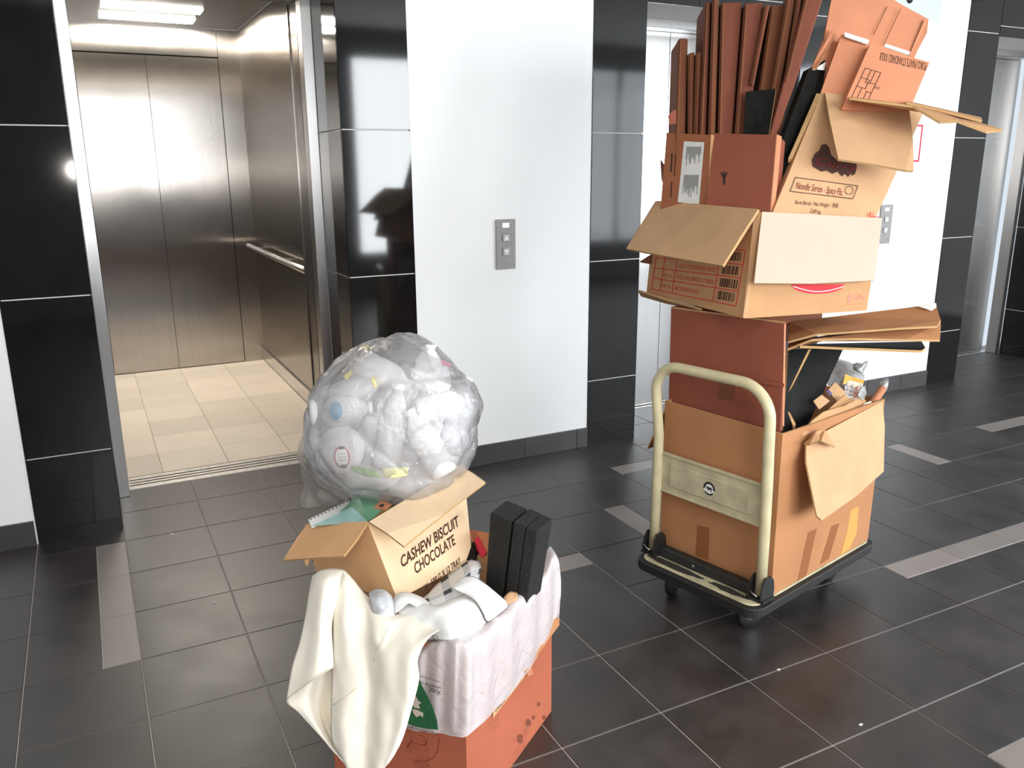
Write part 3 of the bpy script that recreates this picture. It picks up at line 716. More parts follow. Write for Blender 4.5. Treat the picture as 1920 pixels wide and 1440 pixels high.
tube('foil_end', [PX(1655, 728, 2.76), PX(1658, 720, 2.77), PX(1661, 712, 2.78)], [.0145, .013, .009], m_foil, tb, 10)
bk = root('purple_card', PX(1622, 764, 2.66), 'white card with purple stripe at the far corner of the trolley carton', 'card')
px_box('body', [(1614, 775, 0), (1632, 764, 0), (1634, 751, .01), (1620, 756, .01)], 2.68, .02, m_pk, bk, .0005)
slab('stripe', [PX(1617, 770, 2.678), PX(1631, 764, 2.678), PX(1633, 757, 2.684), PX(1620, 762, 2.684)], .0004, m_purp, bk)

# ------------------------------------------------------------------ upper carton
uc = root('upper_carton', PX(1480, 560, 2.6), 'open tan carton with brightly lit drooping flap high on the trolley stack', 'carton')
un, ul, ur = PX(1397, 597, 2.346), PX(1212, 550, 2.82), PX(1625, 582, 2.459)
ub = [un, ur, ur + ul - un, ul]
tn = PX(1423, 398, 2.335)
tl, trr = RP(1230, 379, un, normal([un, ul, tn])), RP(1652, 410, un, normal([un, ur, tn]))
ut = [tn, trr, trr + tl - tn, tl]
carton_body('body', ub, ut, .006, K_TAN, uc, K_TAN)
slab('left_flap', [PX(1232, 376, 2.80), PX(1422, 392, 2.33), PX(1400, 425, 2.30), PX(1355, 498, 2.26), PX(1265, 483, 2.47), PX(1174, 466, 2.70), PX(1195, 430, 2.76)], .007, K_TAN2, uc, K_EDGE)
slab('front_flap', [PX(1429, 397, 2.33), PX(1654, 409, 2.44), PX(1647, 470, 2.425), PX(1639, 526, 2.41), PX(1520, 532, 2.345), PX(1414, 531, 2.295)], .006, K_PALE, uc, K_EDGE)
slab('bottom_flap', [PX(1196, 546, 2.80), PX(1260, 566, 2.66), PX(1315, 582, 2.52), PX(1290, 577, 2.60), PX(1250, 570, 2.74), PX(1202, 556, 2.88)], .006, K_TAN, uc, K_EDGE)
slab('rear_flap', [ut[2] + EZ * .0, ut[3], ut[3] + V((-.06, .02, -.10)), ut[2] + V((.02, .10, -.08))], .006, K_DRK, uc, K_EDGE)
slab('corner_tuck', [PX(1200, 490, 2.83), PX(1219, 478, 2.80), PX(1216, 495, 2.80), PX(1200, 492, 2.84)], .02, K_DRK, uc)
slab('joint_strip', [PX(1393, 596, 2.343), PX(1399, 597, 2.343), PX(1427, 398, 2.332), PX(1414, 400, 2.345)], .001, K_TAN2, uc)
# printing on its left side: a ruled table with bar codes
pl_, nl_ = un, normal([un, ul, tn])
rules = []
def rule(u0, v0, u1, v1, w=1.6): rules.append([(u0, v0), (u1, v1), (u1, v1 + w), (u0, v0 + w)])
L0, R0, L3, R3 = (1233, 462), (1399, 468), (1221, 541), (1381, 573)
def tab(s, t):
    a = (L0[0] + (R0[0] - L0[0]) * s, L0[1] + (R0[1] - L0[1]) * s); b = (L3[0] + (R3[0] - L3[0]) * s, L3[1] + (R3[1] - L3[1]) * s)
    return (a[0] + (b[0] - a[0]) * t, a[1] + (b[1] - a[1]) * t)
for t in (0, .26, .5, .74, 1.0):
    (u0, v0), (u1, v1) = tab(0, t), tab(1, t); rule(u0, v0, u1, v1)
for s in (0, .1, .24, .72, .99):
    (u0, v0), (u1, v1) = tab(s, 0), tab(s, 1); rules.append([(u0, v0), (u0 + 1.5, v0), (u1 + 1.5, v1), (u1, v1)])
print_on('ruled_table', rules, pl_, nl_, M_RED2, uc)
bars = []
for t in (.05, .31, .55, .79):
    s = .77
    while s < .96:
        wd = random.choice((.008, .014, .02)); bars.append([tab(s, t), tab(s + wd, t), tab(s + wd, t + .16), tab(s, t + .16)]); s += wd + random.choice((.007, .012))
print_on('bar_codes', bars, pl_, nl_, M_BRN, uc)
for t, tx in ((.30, 'CASE 2 X 12 PCS NOODLE / PALLET'), (.54, '15 PCS X MULTIPACKS X 7 PACKS'), (.78, 'BEST BEFORE X DATE'), (.06, 'CODE NO. 2 / BARCODE')):
    p0 = RP(*tab(.27, t + .15), pl_, nl_); p1 = RP(*tab(.70 if t != .78 else .55, t + .15), pl_, nl_); p2 = RP(*tab(.27, t + .06), pl_, nl_)
    lettering('lettering', tx, p0, p1 - p0, p2 - p0, M_RED2, uc)
for t, tx in ((.54, 'Pcs L'), (.78, 'No.1 kg')):
    p0 = RP(*tab(.12, t + .15), pl_, nl_); p1 = RP(*tab(.22, t + .15), pl_, nl_); p2 = RP(*tab(.12, t + .06), pl_, nl_)
    lettering('lettering', tx, p0, p1 - p0, p2 - p0, M_RED2, uc)
# red oval and handling marks on its front side
pf_, nf_ = un, normal([un, ur, tn])
ov = [(1533 + 50 * math.cos(t), 533 + 18 * math.sin(t)) for t in [k * math.pi / 12 for k in range(13)]]
print_on('red_oval', [ov], pf_, nf_, M_RED2, uc)
print_on('oval_line', [[(1486 + k * 8, 536 + 10 * math.sin(math.pi * k / 12)) for k in range(13)] + [(1486 + k * 8, 537.5 + 10 * math.sin(math.pi * k / 12)) for k in range(12, -1, -1)]], pf_, nf_, m_white, uc, .0014)
m_pinkp = plain('faded_pink_print', srgb(226, 130, 110), .8)
def ringp(u, v, r0, r1, n=18): return [[(u + r0 * math.cos(a), v + r0 * math.sin(a)), (u + r1 * math.cos(a), v + r1 * math.sin(a)), (u + r1 * math.cos(b), v + r1 * math.sin(b)), (u + r0 * math.cos(b), v + r0 * math.sin(b))] for a, b in [(2 * math.pi * k / n, 2 * math.pi * (k + 1) / n) for k in range(n)]]
print_on('handling_marks', [[(1588, 556), (1592, 551), (1597, 555), (1594, 560), (1596, 566), (1590, 568)], [(1588, 570), (1597, 569), (1597, 571), (1588, 572)], [(1612, 553), (1615, 552), (1618, 559), (1622, 553), (1624, 554), (1618, 563)], [(1612, 569), (1623, 568), (1623, 570), (1612, 571)]] + ringp(1606, 557, 5, 6.5) + [[(1603, 570), (1609, 569), (1609, 571), (1603, 572)], [(1603, 556), (1606, 561), (1611, 552), (1606, 558)]], pf_, nf_, m_pinkp, uc)

# ------------------------------------------------------------------ things stuffed into the upper carton
def board(nm, quad, depth, mat, label, k=None, group=None, edge=K_EDGE, cat='cardboard', bv=.002):
    """a flattened box: its near face as four (u, v, depth) corners, run back along the room"""
    f_ = [PX(*p) for p in quad]; d = normal(f_[:3])
    f_[3] = RP(quad[3][0], quad[3][1], f_[0], d)
    if d.dot(FW) < 0: d = -d
    n = len(f_); vs = f_ + [p + d * depth for p in f_]
    fs = [tuple(range(n)), tuple(range(2 * n - 1, n - 1, -1))] + [(i, i + n, (i + 1) % n + n, (i + 1) % n) for i in range(n)]
    return vs, fs, d
# labelled flat carton
la = root('labelled_carton', PX(1290, 400, 2.7), 'narrow brown carton with a white printed label in the upper carton', 'carton')
qa = [(1236, 420, 2.74), (1322, 430, 2.58), (1334, 253, 2.58), (1250, 249, 2.76)]
vs, fs, dA = board('x', qa, .05, K_RED, ''); mesh('body', vs, fs, [card('kraft_label_brown', srgb(166, 104, 72))], la)  # one even brown for the whole labelled carton
slab('side_edge', [PX(1323, 430, 2.578), PX(1329, 432, 2.575), PX(1341, 254, 2.575), PX(1333, 252, 2.578)], .03, K_TAN, la)
pA, nA = PX(1322, 430, 2.58), normal([PX(*p) for p in qa[:3]])
print_on('label', [[(1283, 265), (1321, 267), (1311, 384), (1271, 379)]], pA, nA, m_white, la, .001)
m_gink = plain('grey_ink', (.20, .20, .21), .7)
ln = []
for blk0, blk1 in ((275, 312), (328, 372)):
    for k in range(15):
        u = 1288 + k * 1.9 - (blk0 - 275) * .09; e = blk0 + (blk1 - blk0) * (.35 + .65 * random.random())
        ln.append([(u, blk0), (u + 1.2, blk0), (u + 1.2 - (e - blk0) * .09, e), (u - (e - blk0) * .09, e)])
print_on('label_print', ln, pA, nA, m_gink, la, .0016)
print_on('side_print', [[(1259, 288), (1262, 288), (1260, 322), (1257, 322)], [(1266, 290), (1268, 290), (1266, 330), (1264, 330)], [(1259, 340), (1261, 340), (1259, 370), (1257, 370)]], pA, nA, M_BRN, la)
# plain brown carton with arrow mark
lb_ = root('brown_flat_carton', PX(1390, 400, 2.5), 'plain brown carton with a small black arrow mark in the upper carton', 'carton')
qb = [(1318, 440, 2.56), (1440, 445, 2.42), (1457, 253, 2.44), (1340, 250, 2.60)]
vs, fs, dB = board('x', qb, .06, K_RED, ''); mesh('body', vs, fs, [K_RED], lb_)
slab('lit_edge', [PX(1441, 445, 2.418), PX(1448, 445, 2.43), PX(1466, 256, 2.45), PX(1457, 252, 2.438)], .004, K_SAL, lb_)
pB, nB = PX(1440, 445, 2.42), normal([PX(*p) for p in qb[:3]])
print_on('arrow_mark', [[(1356, 346), (1360, 346), (1360, 331), (1356, 331)], [(1353, 322), (1358, 330), (1363, 322), (1365, 324), (1358, 336), (1351, 325)], [(1357, 320), (1359, 320), (1359, 332), (1357, 332)]], pB, nB, m_ink, lb_)

# the fan of flattened boxes standing on edge, seen on their near edges
sheets = [  # near edge: top-left, top-right, bottom-right, bottom-left (u, v), depth k, run back, material, label
    ([(1272, 72), (1290, 72), (1284, 300), (1264, 300)], 2.70, .30, K_DRK, 'dark brown flattened carton at the left end of the fan'),
    ([(1290, 100), (1303, 97), (1300, 300), (1290, 300)], 2.68, .25, K_MID, 'short tan flattened carton, leftmost pale one in the fan'),
    ([(1305, 99), (1317, 96), (1308, 300), (1300, 300)], 2.66, .25, K_MID, 'short orange-tan flattened carton, second pale one in the fan'),
    ([(1322, 4), (1333, 2), (1322, 300), (1309, 300)], 2.64, .30, K_FAN, 'thin tall red-brown flattened carton in the fan'),
    ([(1336, -4), (1349, 0), (1340, 300), (1327, 300)], 2.62, .30, K_MID, 'tall light brown flattened carton in the fan'),
    ([(1352, 4), (1392, 4), (1370, 300), (1345, 300)], 2.61, .30, K_FAN, 'broad red-brown flattened carton with rounded top in the fan'),
    ([(1396, 6), (1432, 4), (1398, 300), (1374, 300)], 2.59, .30, K_FAN, 'red-brown flattened carton right of the broad one in the fan'),
    ([(1434, 8), (1444, 8), (1414, 160), (1406, 160)], 2.57, .28, K_MID, 'narrow tan flattened carton wedged in the fan'),
    ([(1446, 8), (1472, 10), (1430, 300), (1404, 300)], 2.60, .28, K_DRK, 'dark flattened carton behind the tan wedge'),
    ([(1476, -10), (1494, -12), (1440, 300), (1424, 300)], 2.56, .30, K_DRK, 'very dark flattened carton leaning right in the fan'),
    ([(1496, -14), (1506, -14), (1458, 300), (1448, 300)], 2.54, .30, K_MID, 'thin brown flattened carton leaning right in the fan'),
    ([(1512, -18), (1549, -20), (1490, 160), (1440, 300), (1430, 300), (1470, 150)], 2.52, .30, K_FAN, 'long red-brown flattened carton leaning furthest right'),
]
for q, k, run, m, lb in sheets:
    f_ = [PX(u, v, k) for u, v in q]
    d = (f_[0] - CAM); d.z = 0; d = (d.normalized() + V((.10, .30, 0))).normalized() * run
    n = len(f_); vs = f_ + [p + d for p in f_]
    fs = [tuple(range(n)), tuple(range(2 * n - 1, n - 1, -1))] + [(i, i + n, (i + 1) % n + n, (i + 1) % n) for i in range(n)]
    r = root('flattened_carton', sum(f_, V()) / n, lb, 'cardboard', 'flattened cartons fanned out in the upper carton')
    o = bevel(mesh('board', vs, fs, m, r), .006, 3)
    # the fold line: a thinner leaf lying against it
    g = [PX(u + 3.5, v + 2, k - .006) for u, v in (q[0], q[-1])] + [PX(u + 6.5, v + 2, k - .006) for u, v in (q[-1], q[0])]
    slab('folded_leaf', g, .004, {K_DRK: K_MID, K_FAN: K_MID}.get(m, K_FAN), r)
# packing tape glints on the tall ones
m_clear = film('clear_tape', (.8, .75, .7), .72, .08, .6, 60, 1.0, .3)
tag(slab('torn_scrap', [PX(1253, 217, 2.68), PX(1262, 208, 2.68), PX(1268, 205, 2.68), PX(1268, 232, 2.69), PX(1256, 234, 2.69)], .004, K_RED, None, K_EDGE), 'small torn brown scrap poking left of the fan', 'scrap')
tag(slab('black_card', [PX(1398, 172, 2.56), PX(1455, 166, 2.53), PX(1440, 262, 2.52), PX(1394, 262, 2.56)], .006, K_BLK, None, K_EDGE), 'black printed card standing in front of the fan', 'card')
bs = root('black_side_board', PX(1490, 300, 2.5), 'black flattened carton between the fan and the noodle carton', 'cardboard')
f_ = [PX(1516, 130, 2.56), PX(1552, 110, 2.62), PX(1540, 175, 2.58), PX(1450, 400, 2.47), PX(1440, 420, 2.44), PX(1445, 330, 2.46), PX(1476, 240, 2.5)]
slab('board', f_, .02, K_BLK, bs, K_BLK)
slab('white_corner', [PX(1524, 132, 2.555), PX(1548, 116, 2.60), PX(1546, 132, 2.60), PX(1530, 130, 2.57)], .001, m_white, bs)
tag(slab('dark_scrap', [PX(1238, 300, 2.86), PX(1246, 312, 2.82), PX(1243, 345, 2.80), PX(1240, 335, 2.84)], .004, K_DRK), 'dark scrap beside the labelled carton', 'scrap')

# noodle carton, leaning
nc = root('noodle_carton', PX(1560, 420, 2.45), 'leaning tan noodle carton with dark red logo and folded-down flap', 'carton')
qn = [(1440, 420, 2.40), (1636, 422, 2.50), (1734, 205, 2.64), (1541, 174, 2.56)]
F = [PX(*p) for p in qn]; nN = normal(F)
if nN.dot(CAM - F[0]) < 0: nN = -nN
Bk = [p - nN * .10 for p in F]
carton_body('body', [F[0], F[1], Bk[1], Bk[0]], [F[3], F[2], Bk[2], Bk[3]], .006, K_TAN2, nc, K_TAN)
slab('left_leaf', [PX(1478, 297, 2.475), PX(1485, 296, 2.475), PX(1540, 176, 2.553), PX(1531, 175, 2.56)], .02, K_EDGE, nc)
slab('front_flap', [PX(1547, 173, 2.55), PX(1704, 196, 2.56), PX(1712, 262, 2.47), PX(1713, 320, 2.41), PX(1698, 319, 2.40), PX(1640, 308, 2.385), PX(1572, 298, 2.375), PX(1556, 225, 2.46)], .007, K_TAN2, nc, K_EDGE)
slab('torn_top_flap', [PX(1594, 183, 2.40), PX(1650, 190, 2.38), PX(1712, 198, 2.36), PX(1735, 212, 2.34), PX(1762, 228, 2.32), PX(1795, 226, 2.31), PX(1850, 246, 2.29), PX(1880, 243, 2.30), PX(1860, 236, 2.36), PX(1800, 220, 2.44), PX(1716, 196, 2.60), PX(1600, 181, 2.62)], .006, K_TAN, nc, K_EDGE)
slab('torn_top_leaf', [PX(1700, 191, 2.42), PX(1760, 204, 2.40), PX(1842, 226, 2.38), PX(1840, 220, 2.44), PX(1780, 208, 2.52), PX(1706, 190, 2.56)], .006, K_TAN, nc, K_EDGE)
def on(u, v): return RP(u, v, F[0], nN)
P0 = on(1490, 358); lettering('lettering', 'Noodle Series - Spicy Fla.', P0, on(1578, 371) - P0, on(1495, 341) - P0, M_TRED, nc)
P0 = on(1490, 385); lettering('lettering', 'Berat Bersih / Net Weight / \u51c0\u91cd:', P0, on(1572, 392) - P0, on(1492, 374) - P0, M_BRN, nc)
P0 = on(1518, 401); lettering('lettering', '2.69 kg', P0, on(1538, 404) - P0, on(1520, 391) - P0, M_BRN, nc)
P0 = on(1624, 416); lettering('lettering', 'Noo', P0, on(1645, 419) - P0, on(1629, 396) - P0, M_RED2, nc, shear=.3)
fr = [(1491, 332), (1608, 348), (1599, 372), (1481, 358)]
edg = []
for (a, b) in zip(fr, fr[1:] + fr[:1]):
    edg.append([a, b, (b[0], b[1] + 1.4), (a[0], a[1] + 1.4)] if abs(a[0] - b[0]) > 40 else [a, (a[0] + 1.4, a[1]), (b[0] + 1.4, b[1]), b])
print_on('text_frame', edg + ringp(1592, 357, 7, 8), F[0], nN, M_BRN, nc)
# the dark red logo, a cloud of bold script running under the flap
logo = [(1524, 312), (1522, 300), (1528, 288), (1536, 282), (1540, 272), (1548, 270), (1554, 276), (1558, 290), (1566, 298), (1580, 302), (1594, 304), (1606, 306), (1606, 316), (1603, 326), (1598, 330), (1596, 325), (1590, 332), (1584, 326), (1578, 331), (1570, 322), (1560, 326), (1550, 320), (1540, 322)]
print_on('logo', [logo], F[0], nN, M_BRN, nc)
P0 = on(1528, 313); lettering('lettering', 'Curry', P0, on(1604, 327) - P0, on(1532, 294) - P0, M_TRED, nc, .0016, shear=.2)

# diaper cartons and the big salmon sheet at the top
sa = root('salmon_sheet', PX(1640, 120, 2.66), 'large salmon cardboard sheet rising at the top of the stack', 'cardboard')
qs = [(1520, 132, 2.60), (1545, 72, 2.62), (1556, 15, 2.64), (1566, -30, 2.66), (1640, -22, 2.68), (1690, 8, 2.69), (1741, 36, 2.70), (1738, 62, 2.69), (1722, 92, 2.68), (1700, 140, 2.66), (1640, 190, 2.64), (1560, 180, 2.61)]
slab('board', [PX(*p) for p in qs], .006, K_SAL, sa, K_EDGE)
slab('folded_strip', [PX(1741, 36, 2.69), PX(1733, 38, 2.685), PX(1694, 130, 2.655), PX(1706, 132, 2.655)], .004, K_SAL, sa, K_EDGE)
slab('narrow_leaf', [PX(1562, 52, 2.60), PX(1570, 56, 2.60), PX(1532, 128, 2.56), PX(1521, 130, 2.57)], .006, K_SAL, sa, K_EDGE)
for a_, b_2 in (((1663, 12), (1637, 65)), ((1688, 16), (1656, 84))):
    slab('crease', [PX(a_[0], a_[1], 2.675), PX(a_[0] + 1.5, a_[1], 2.675), PX(b_2[0] + 1.5, b_2[1], 2.645), PX(b_2[0], b_2[1], 2.645)], .001, K_DRK, sa)
d1 = root('plain_tan_carton', PX(1580, 170, 2.6), 'narrow plain salmon carton with white tape behind the noodle carton', 'carton')
vs, fs, _ = board('x', [(1533, 190, 2.56), (1584, 196, 2.55), (1626, 82, 2.57), (1578, 64, 2.58)], .05, K_SAL, ''); mesh('body', vs, fs, K_SAL, d1)
slab('white_tape', [PX(1583, 60, 2.565), PX(1630, 75, 2.560), PX(1627, 83, 2.557), PX(1584, 68, 2.562)], .004, m_white, d1)
d2 = root('printed_diaper_carton', PX(1660, 170, 2.55), 'salmon carton with upside-down lettering and a grid drawing near the top', 'carton')
qd = [(1578, 205, 2.50), (1704, 210, 2.53), (1743, 117, 2.56), (1631, 84, 2.54)]
vs, fs, _ = board('x', qd, .05, K_SAL, ''); mesh('body', vs, fs, K_SAL, d2)
pD, nD = PX(*qd[0]), normal([PX(*p) for p in qd[:3]])
slab('white_tape', [PX(1661, 82, 2.545), PX(1707, 97, 2.552), PX(1704, 103, 2.55), PX(1658, 87, 2.542)], .004, m_white, d2)
def od(u, v): return RP(u, v, pD, nD)
P0 = od(1738, 118); lettering('lettering', 'POKO PANTS STANDARD XXL8', P0, od(1651, 98) - P0, od(1736, 133) - P0, M_BRN, d2)
P0 = od(1650, 164); lettering('lettering', '250', P0, od(1640, 162) - P0, od(1649, 168) - P0, M_BRN, d2)
# the drawing of stacked packs
g0 = (1622, 127); gu = (29, 9); gv = (-25, 53)
def gp(s, t): return (g0[0] + gu[0] * s + gv[0] * t, g0[1] + gu[1] * s + gv[1] * t)
seg = [((0, 0), (1, 0)), ((0, 0), (0, 1.05)), ((1, 0), (1, 1.0)), ((0, .33), (.5, .33)), ((.38, .45), (1, .40)), ((0, .64), (.6, .64)), ((.6, .72), (1, .72)), ((.38, 0), (.38, .45)), ((.66, 0), (.66, .42)), ((.55, .33), (.55, .66)), ((.33, .64), (.33, 1.0)), ((.7, .72), (.7, 1.0))]
pol = []
for (s0, t0), (s1, t1) in seg:
    a_, b_2 = gp(s0, t0), gp(s1, t1)
    pol.append([a_, b_2, (b_2[0] + .5, b_2[1] + 1.3), (a_[0] + .5, a_[1] + 1.3)] if abs(s0 - s1) > abs(t0 - t1) else [a_, (a_[0] + 1.3, a_[1] + .4), (b_2[0] + 1.3, b_2[1] + .4), b_2])
print_on('pack_drawing', pol, pD, nD, M_BRN, d2)
# ================================================================== the pile by the lift door: carton, liner, cloth, foam, biscuit carton, bag of bottles
K_BIG = card('kraft_stained_red', srgb(178, 100, 74), stain=.5)
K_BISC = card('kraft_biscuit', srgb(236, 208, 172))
K_BISC2 = card('kraft_biscuit_shaded', srgb(206, 162, 118))  # darker copy of the same board, shade put into its colour
A1, A2 = V((.806, .592, 0)), V((-.592, .806, 0))      # along its window side / along its lift side
N0 = V((.590, -2.050, 0)); LW, LL, HB = .442, .360, .425
def Bx(a, b, z): return N0 + A1 * a + A2 * b + V((0, 0, z))
big = root('floor_carton', Bx(LW / 2, LL / 2, 0), 'red-brown stained carton on the floor overflowing with rubbish', 'carton')
carton_body('body', [Bx(0, 0, 0.001), Bx(LW, 0, 0.001), Bx(LW, LL, 0.001), Bx(0, LL, 0.001)], [Bx(0, 0, HB), Bx(LW, 0, HB), Bx(LW, LL, HB), Bx(0, LL, HB)], .006, K_BIG, big, K_TAN)
nS, nLf = -A2, -A1                                    # outward normals: window side, lift side
def S(u, v, o=.0): return RP(u, v, N0 + nS * o, nS)
def Lf(u, v, o=.0): return RP(u, v, N0 + nLf * o, nLf)
slab('outer_flap', [S(1048, 1140, .012), S(1049, 1172, .02), S(1028, 1200, .022), S(985, 1262, .022), S(978, 1240, .012), S(1010, 1190, .008)], .005, K_ORG, big, K_EDGE)
lab = slab('made_in_label', [S(924, 1347, .003), S(926, 1325, .003), S(980, 1258, .003), S(983, 1270, .003)], .001, K_TAN2, big)
P0 = S(930, 1335, .0042); lettering('lettering', 'MADE IN CHINA', P0, S(975, 1276, .0042) - P0, S(928, 1325, .0042) - P0, M_BRN, big, .001)
# pencil scribble on the lift side
arc = []
def pen(pts, w=1.1):
    for (a, b) in zip(pts, pts[1:]): arc.append([(a[0], a[1]), (b[0], b[1]), (b[0] + w, b[1] + w), (a[0] + w, a[1] + w)])
pen([(764, 1372), (770, 1380), (773, 1388), (766, 1395), (764, 1402), (767, 1404)]); pen([(772, 1388), (778, 1393), (790, 1396), (798, 1396), (800, 1388), (795, 1380), (786, 1377)])
pen([(764, 1418), (780, 1426), (797, 1427), (812, 1420), (820, 1408), (823, 1392), (824, 1382)], .8)
print_on('scribble', arc, N0, nLf, M_TRED, big)
drt = []
for (u, v, r) in ((990, 1355, 5), (1010, 1320, 3), (975, 1385, 6), (1000, 1345, 3), (1020, 1345, 3)):
    drt.append([(u + r * (1 + .5 * noise.noise(V((k, u, v)) * .7)) * math.cos(k * .7), v + r * 1.5 * math.sin(k * .7)) for k in range(9)])
print_on('scuff', drt, N0, nS, plain('scuff_brown', srgb(126, 66, 46), .8), big)
slab('tape_drip', [S(988, 1243, .002), S(996, 1240, .002), S(999, 1265, .002), S(989, 1268, .002)], .001, K_SAL, big)

# plastic liner pulled over the near corner of the carton
m_liner = film('pinkish_bag_film', (.97, .92, .93), .13, .2, .35, 26, .6, .35)
def pleat(amp, fr, ph=0):
    def d(i, j, p): return (nS + nLf) * (amp * math.sin(j * fr + i * 2.5 + ph) * min(1, 3 * i, 3 * (1 - i) + .25)) + (nS + nLf) * (.0012 * noise.noise(p * 30))
    return d
gl = [[Lf(752, 1232, -.05), Lf(790, 1205, -.03), Lf(835, 1190, -.01), PX(868, 1196, 1.690), S(905, 1170, -.01), S(955, 1112, -.02), S(1000, 1078, -.02), S(1030, 1026, -.03), PX(1036, 1040, 2.16)],
      [Lf(758, 1240, .012), Lf(790, 1225, .012), Lf(835, 1212, .014), PX(869, 1216, 1.672), S(912, 1192, .022), S(965, 1140, .026), S(1012, 1094, .024), S(1042, 1045, .016), PX(1046, 1065, 2.12)],
      [Lf(758, 1290, .012), Lf(790, 1285, .014), Lf(835, 1280, .014), PX(870, 1280, 1.684), S(915, 1252, .024), S(970, 1195, .030), S(1018, 1135, .028), S(1048, 1080, .018), PX(1049, 1100, 2.10)],
      [Lf(756, 1340, .012), Lf(790, 1342, .013), Lf(835, 1345, .014), PX(872, 1345, 1.705), S(918, 1312, .020), S(975, 1245, .026), S(1020, 1180, .026), S(1049, 1116, .018), PX(1048, 1130, 2.10)],
      [Lf(754, 1364, .013), Lf(790, 1372, .014), Lf(835, 1377, .015), PX(873, 1380, 1.718), S(920, 1340, .016), S(975, 1278, .018), S(1020, 1212, .018), S(1046, 1162, .014), PX(1047, 1160, 2.10)]]
ln_ = patch_mesh('bin_liner', gl, m_liner, None, 8, 7, 0, pleat(.0050, 64))
tag(ln_, 'translucent pinkish bin liner folded over the floor carton rim', 'bin liner')
ORG[ln_] = V(ln_.location)
m_ggrn = plain('liner_green_print', srgb(40, 104, 66), .5, var=.25, scale=30)
m_gtxt = plain('liner_dark_print', srgb(40, 52, 46), .5)
m_gpale = plain('liner_pale_patch', srgb(214, 196, 184), .5)
GO = .0225
print_on('green_emblem', [[(770, 1258), (785, 1272), (800, 1300), (812, 1326), (820, 1350), (822, 1368), (800, 1366), (780, 1362), (752, 1352), (752, 1300)]], N0 + nLf * GO, nLf, m_ggrn, ln_, .001)
print_on('pale_patches', [[(772, 1302), (782, 1306), (786, 1314), (792, 1316), (786, 1320), (789, 1328), (778, 1326), (772, 1316)], [(774, 1328), (784, 1330), (795, 1336), (794, 1344), (788, 1340), (782, 1344), (776, 1336)]], N0 + nLf * GO, nLf, m_gpale, ln_, .0022)
def flipped(tx, u0, v0, u1, v1, hgt):      # printing seen from the back: upside down and mirrored
    P0 = Lf(u0, v0, GO); lettering('lettering', tx, P0, Lf(u1, v1, GO) - P0, Lf(u0, v0 + hgt, GO) - P0, m_gtxt, ln_, .0014)
flipped('oxo-biodegradable', 778, 1262, 826, 1276, 4); flipped('degradable', 776, 1272, 828, 1286, 7); flipped('sack', 806, 1288, 827, 1295, 11)
flipped('degradable sack', 762, 1358, 822, 1372, 7)
for q_ in ringp(816, 1197, 5.2, 6.4): print_on('ring_mark', [q_], N0 + nLf * GO, nLf, m_gtxt, ln_, .001)
flipped('R', 813, 1194, 819, 1195, 7)

# black foam blocks standing in the carton
m_foam = plain('black_foam', (.012, .012, .012), .75, var=.5, scale=180, bump=.9, spec=.4)
_nt = m_foam.node_tree; _v = _nt.nodes.new('ShaderNodeTexVoronoi'); _v.inputs['Scale'].default_value = 170
_tc = [n for n in _nt.nodes if n.type == 'TEX_COORD'][0]; _nt.links.new(_tc.outputs['Object'], _v.inputs['Vector'])
_r = _nt.nodes.new('ShaderNodeValToRGB'); _r.color_ramp.elements[0].position = .06; _r.color_ramp.elements[0].color = (.30, .30, .29, 1); _r.color_ramp.elements[1].position = .12; _r.color_ramp.elements[1].color = (.013, .013, .0125, 1)
_nt.links.new(_v.outputs['Distance'], _r.inputs['Fac']); _nt.links.new(_r.outputs['Color'], _nt.nodes['Principled BSDF'].inputs['Base Color'])
def foam(quad, run, label):
    f_ = [PX(*p) for p in quad]; d = A1 * run
    o = mesh('foam_block', f_ + [p + d for p in f_], BF, m_foam)
    bevel(o, .003); return tag(o, label, 'foam', 'black foam blocks in the floor carton')
foam([(909, 1130, 1.97), (938, 1145, 1.93), (959, 979, 1.89), (919, 961, 1.94)], .085, 'black foam block standing nearest the biscuit carton')
foam([(943, 1148, 1.925), (964, 1146, 1.905), (985, 988, 1.868), (963, 978, 1.885)], .085, 'middle black foam block, its speckled face towards us')
foam([(965, 1146, 1.904), (986, 1138, 1.885), (1008, 998, 1.850), (986, 988, 1.867)], .082, 'outer black foam block against the bin liner')

# biscuit carton
bi = root('biscuit_carton', PX(740, 1090, 2.05), 'tan cashew biscuit carton with open flaps on top of the floor carton', 'carton')
nb_, nt2 = PX(745, 1124, 1.86), PX(690, 981, 1.925)
rt2 = PX(874, 926, 2.13); rb2 = RP(886, 1052, nb_, normal([nb_, rt2, nt2]))
lt2 = PX(572, 985, 2.06); lb2 = RP(596, 1085, nb_, normal([nb_, lt2, nt2]))
bkb, bkt = lb2 + rb2 - nb_, lt2 + rt2 - nt2
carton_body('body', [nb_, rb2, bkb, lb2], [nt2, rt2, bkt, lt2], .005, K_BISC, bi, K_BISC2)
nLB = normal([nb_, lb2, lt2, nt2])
slab('left_face_shade', [nt2 + (nt2 - rt2) * .004, lt2 + (nt2 - rt2) * .004, lb2 + (nb_ - rb2) * .004, nb_ + (nb_ - rb2) * .004], .001, K_BISC2, bi)  # thin darker sheet painting shade on the face turned from the window
slab('left_flap', [PX(690, 978, 1.92), PX(576, 982, 2.05), PX(556, 1010, 2.02), PX(531, 1050, 1.98), PX(588, 1046, 1.925), PX(644, 1042, 1.88), PX(668, 1012, 1.895)], .005, K_BISC2, bi, K_EDGE)
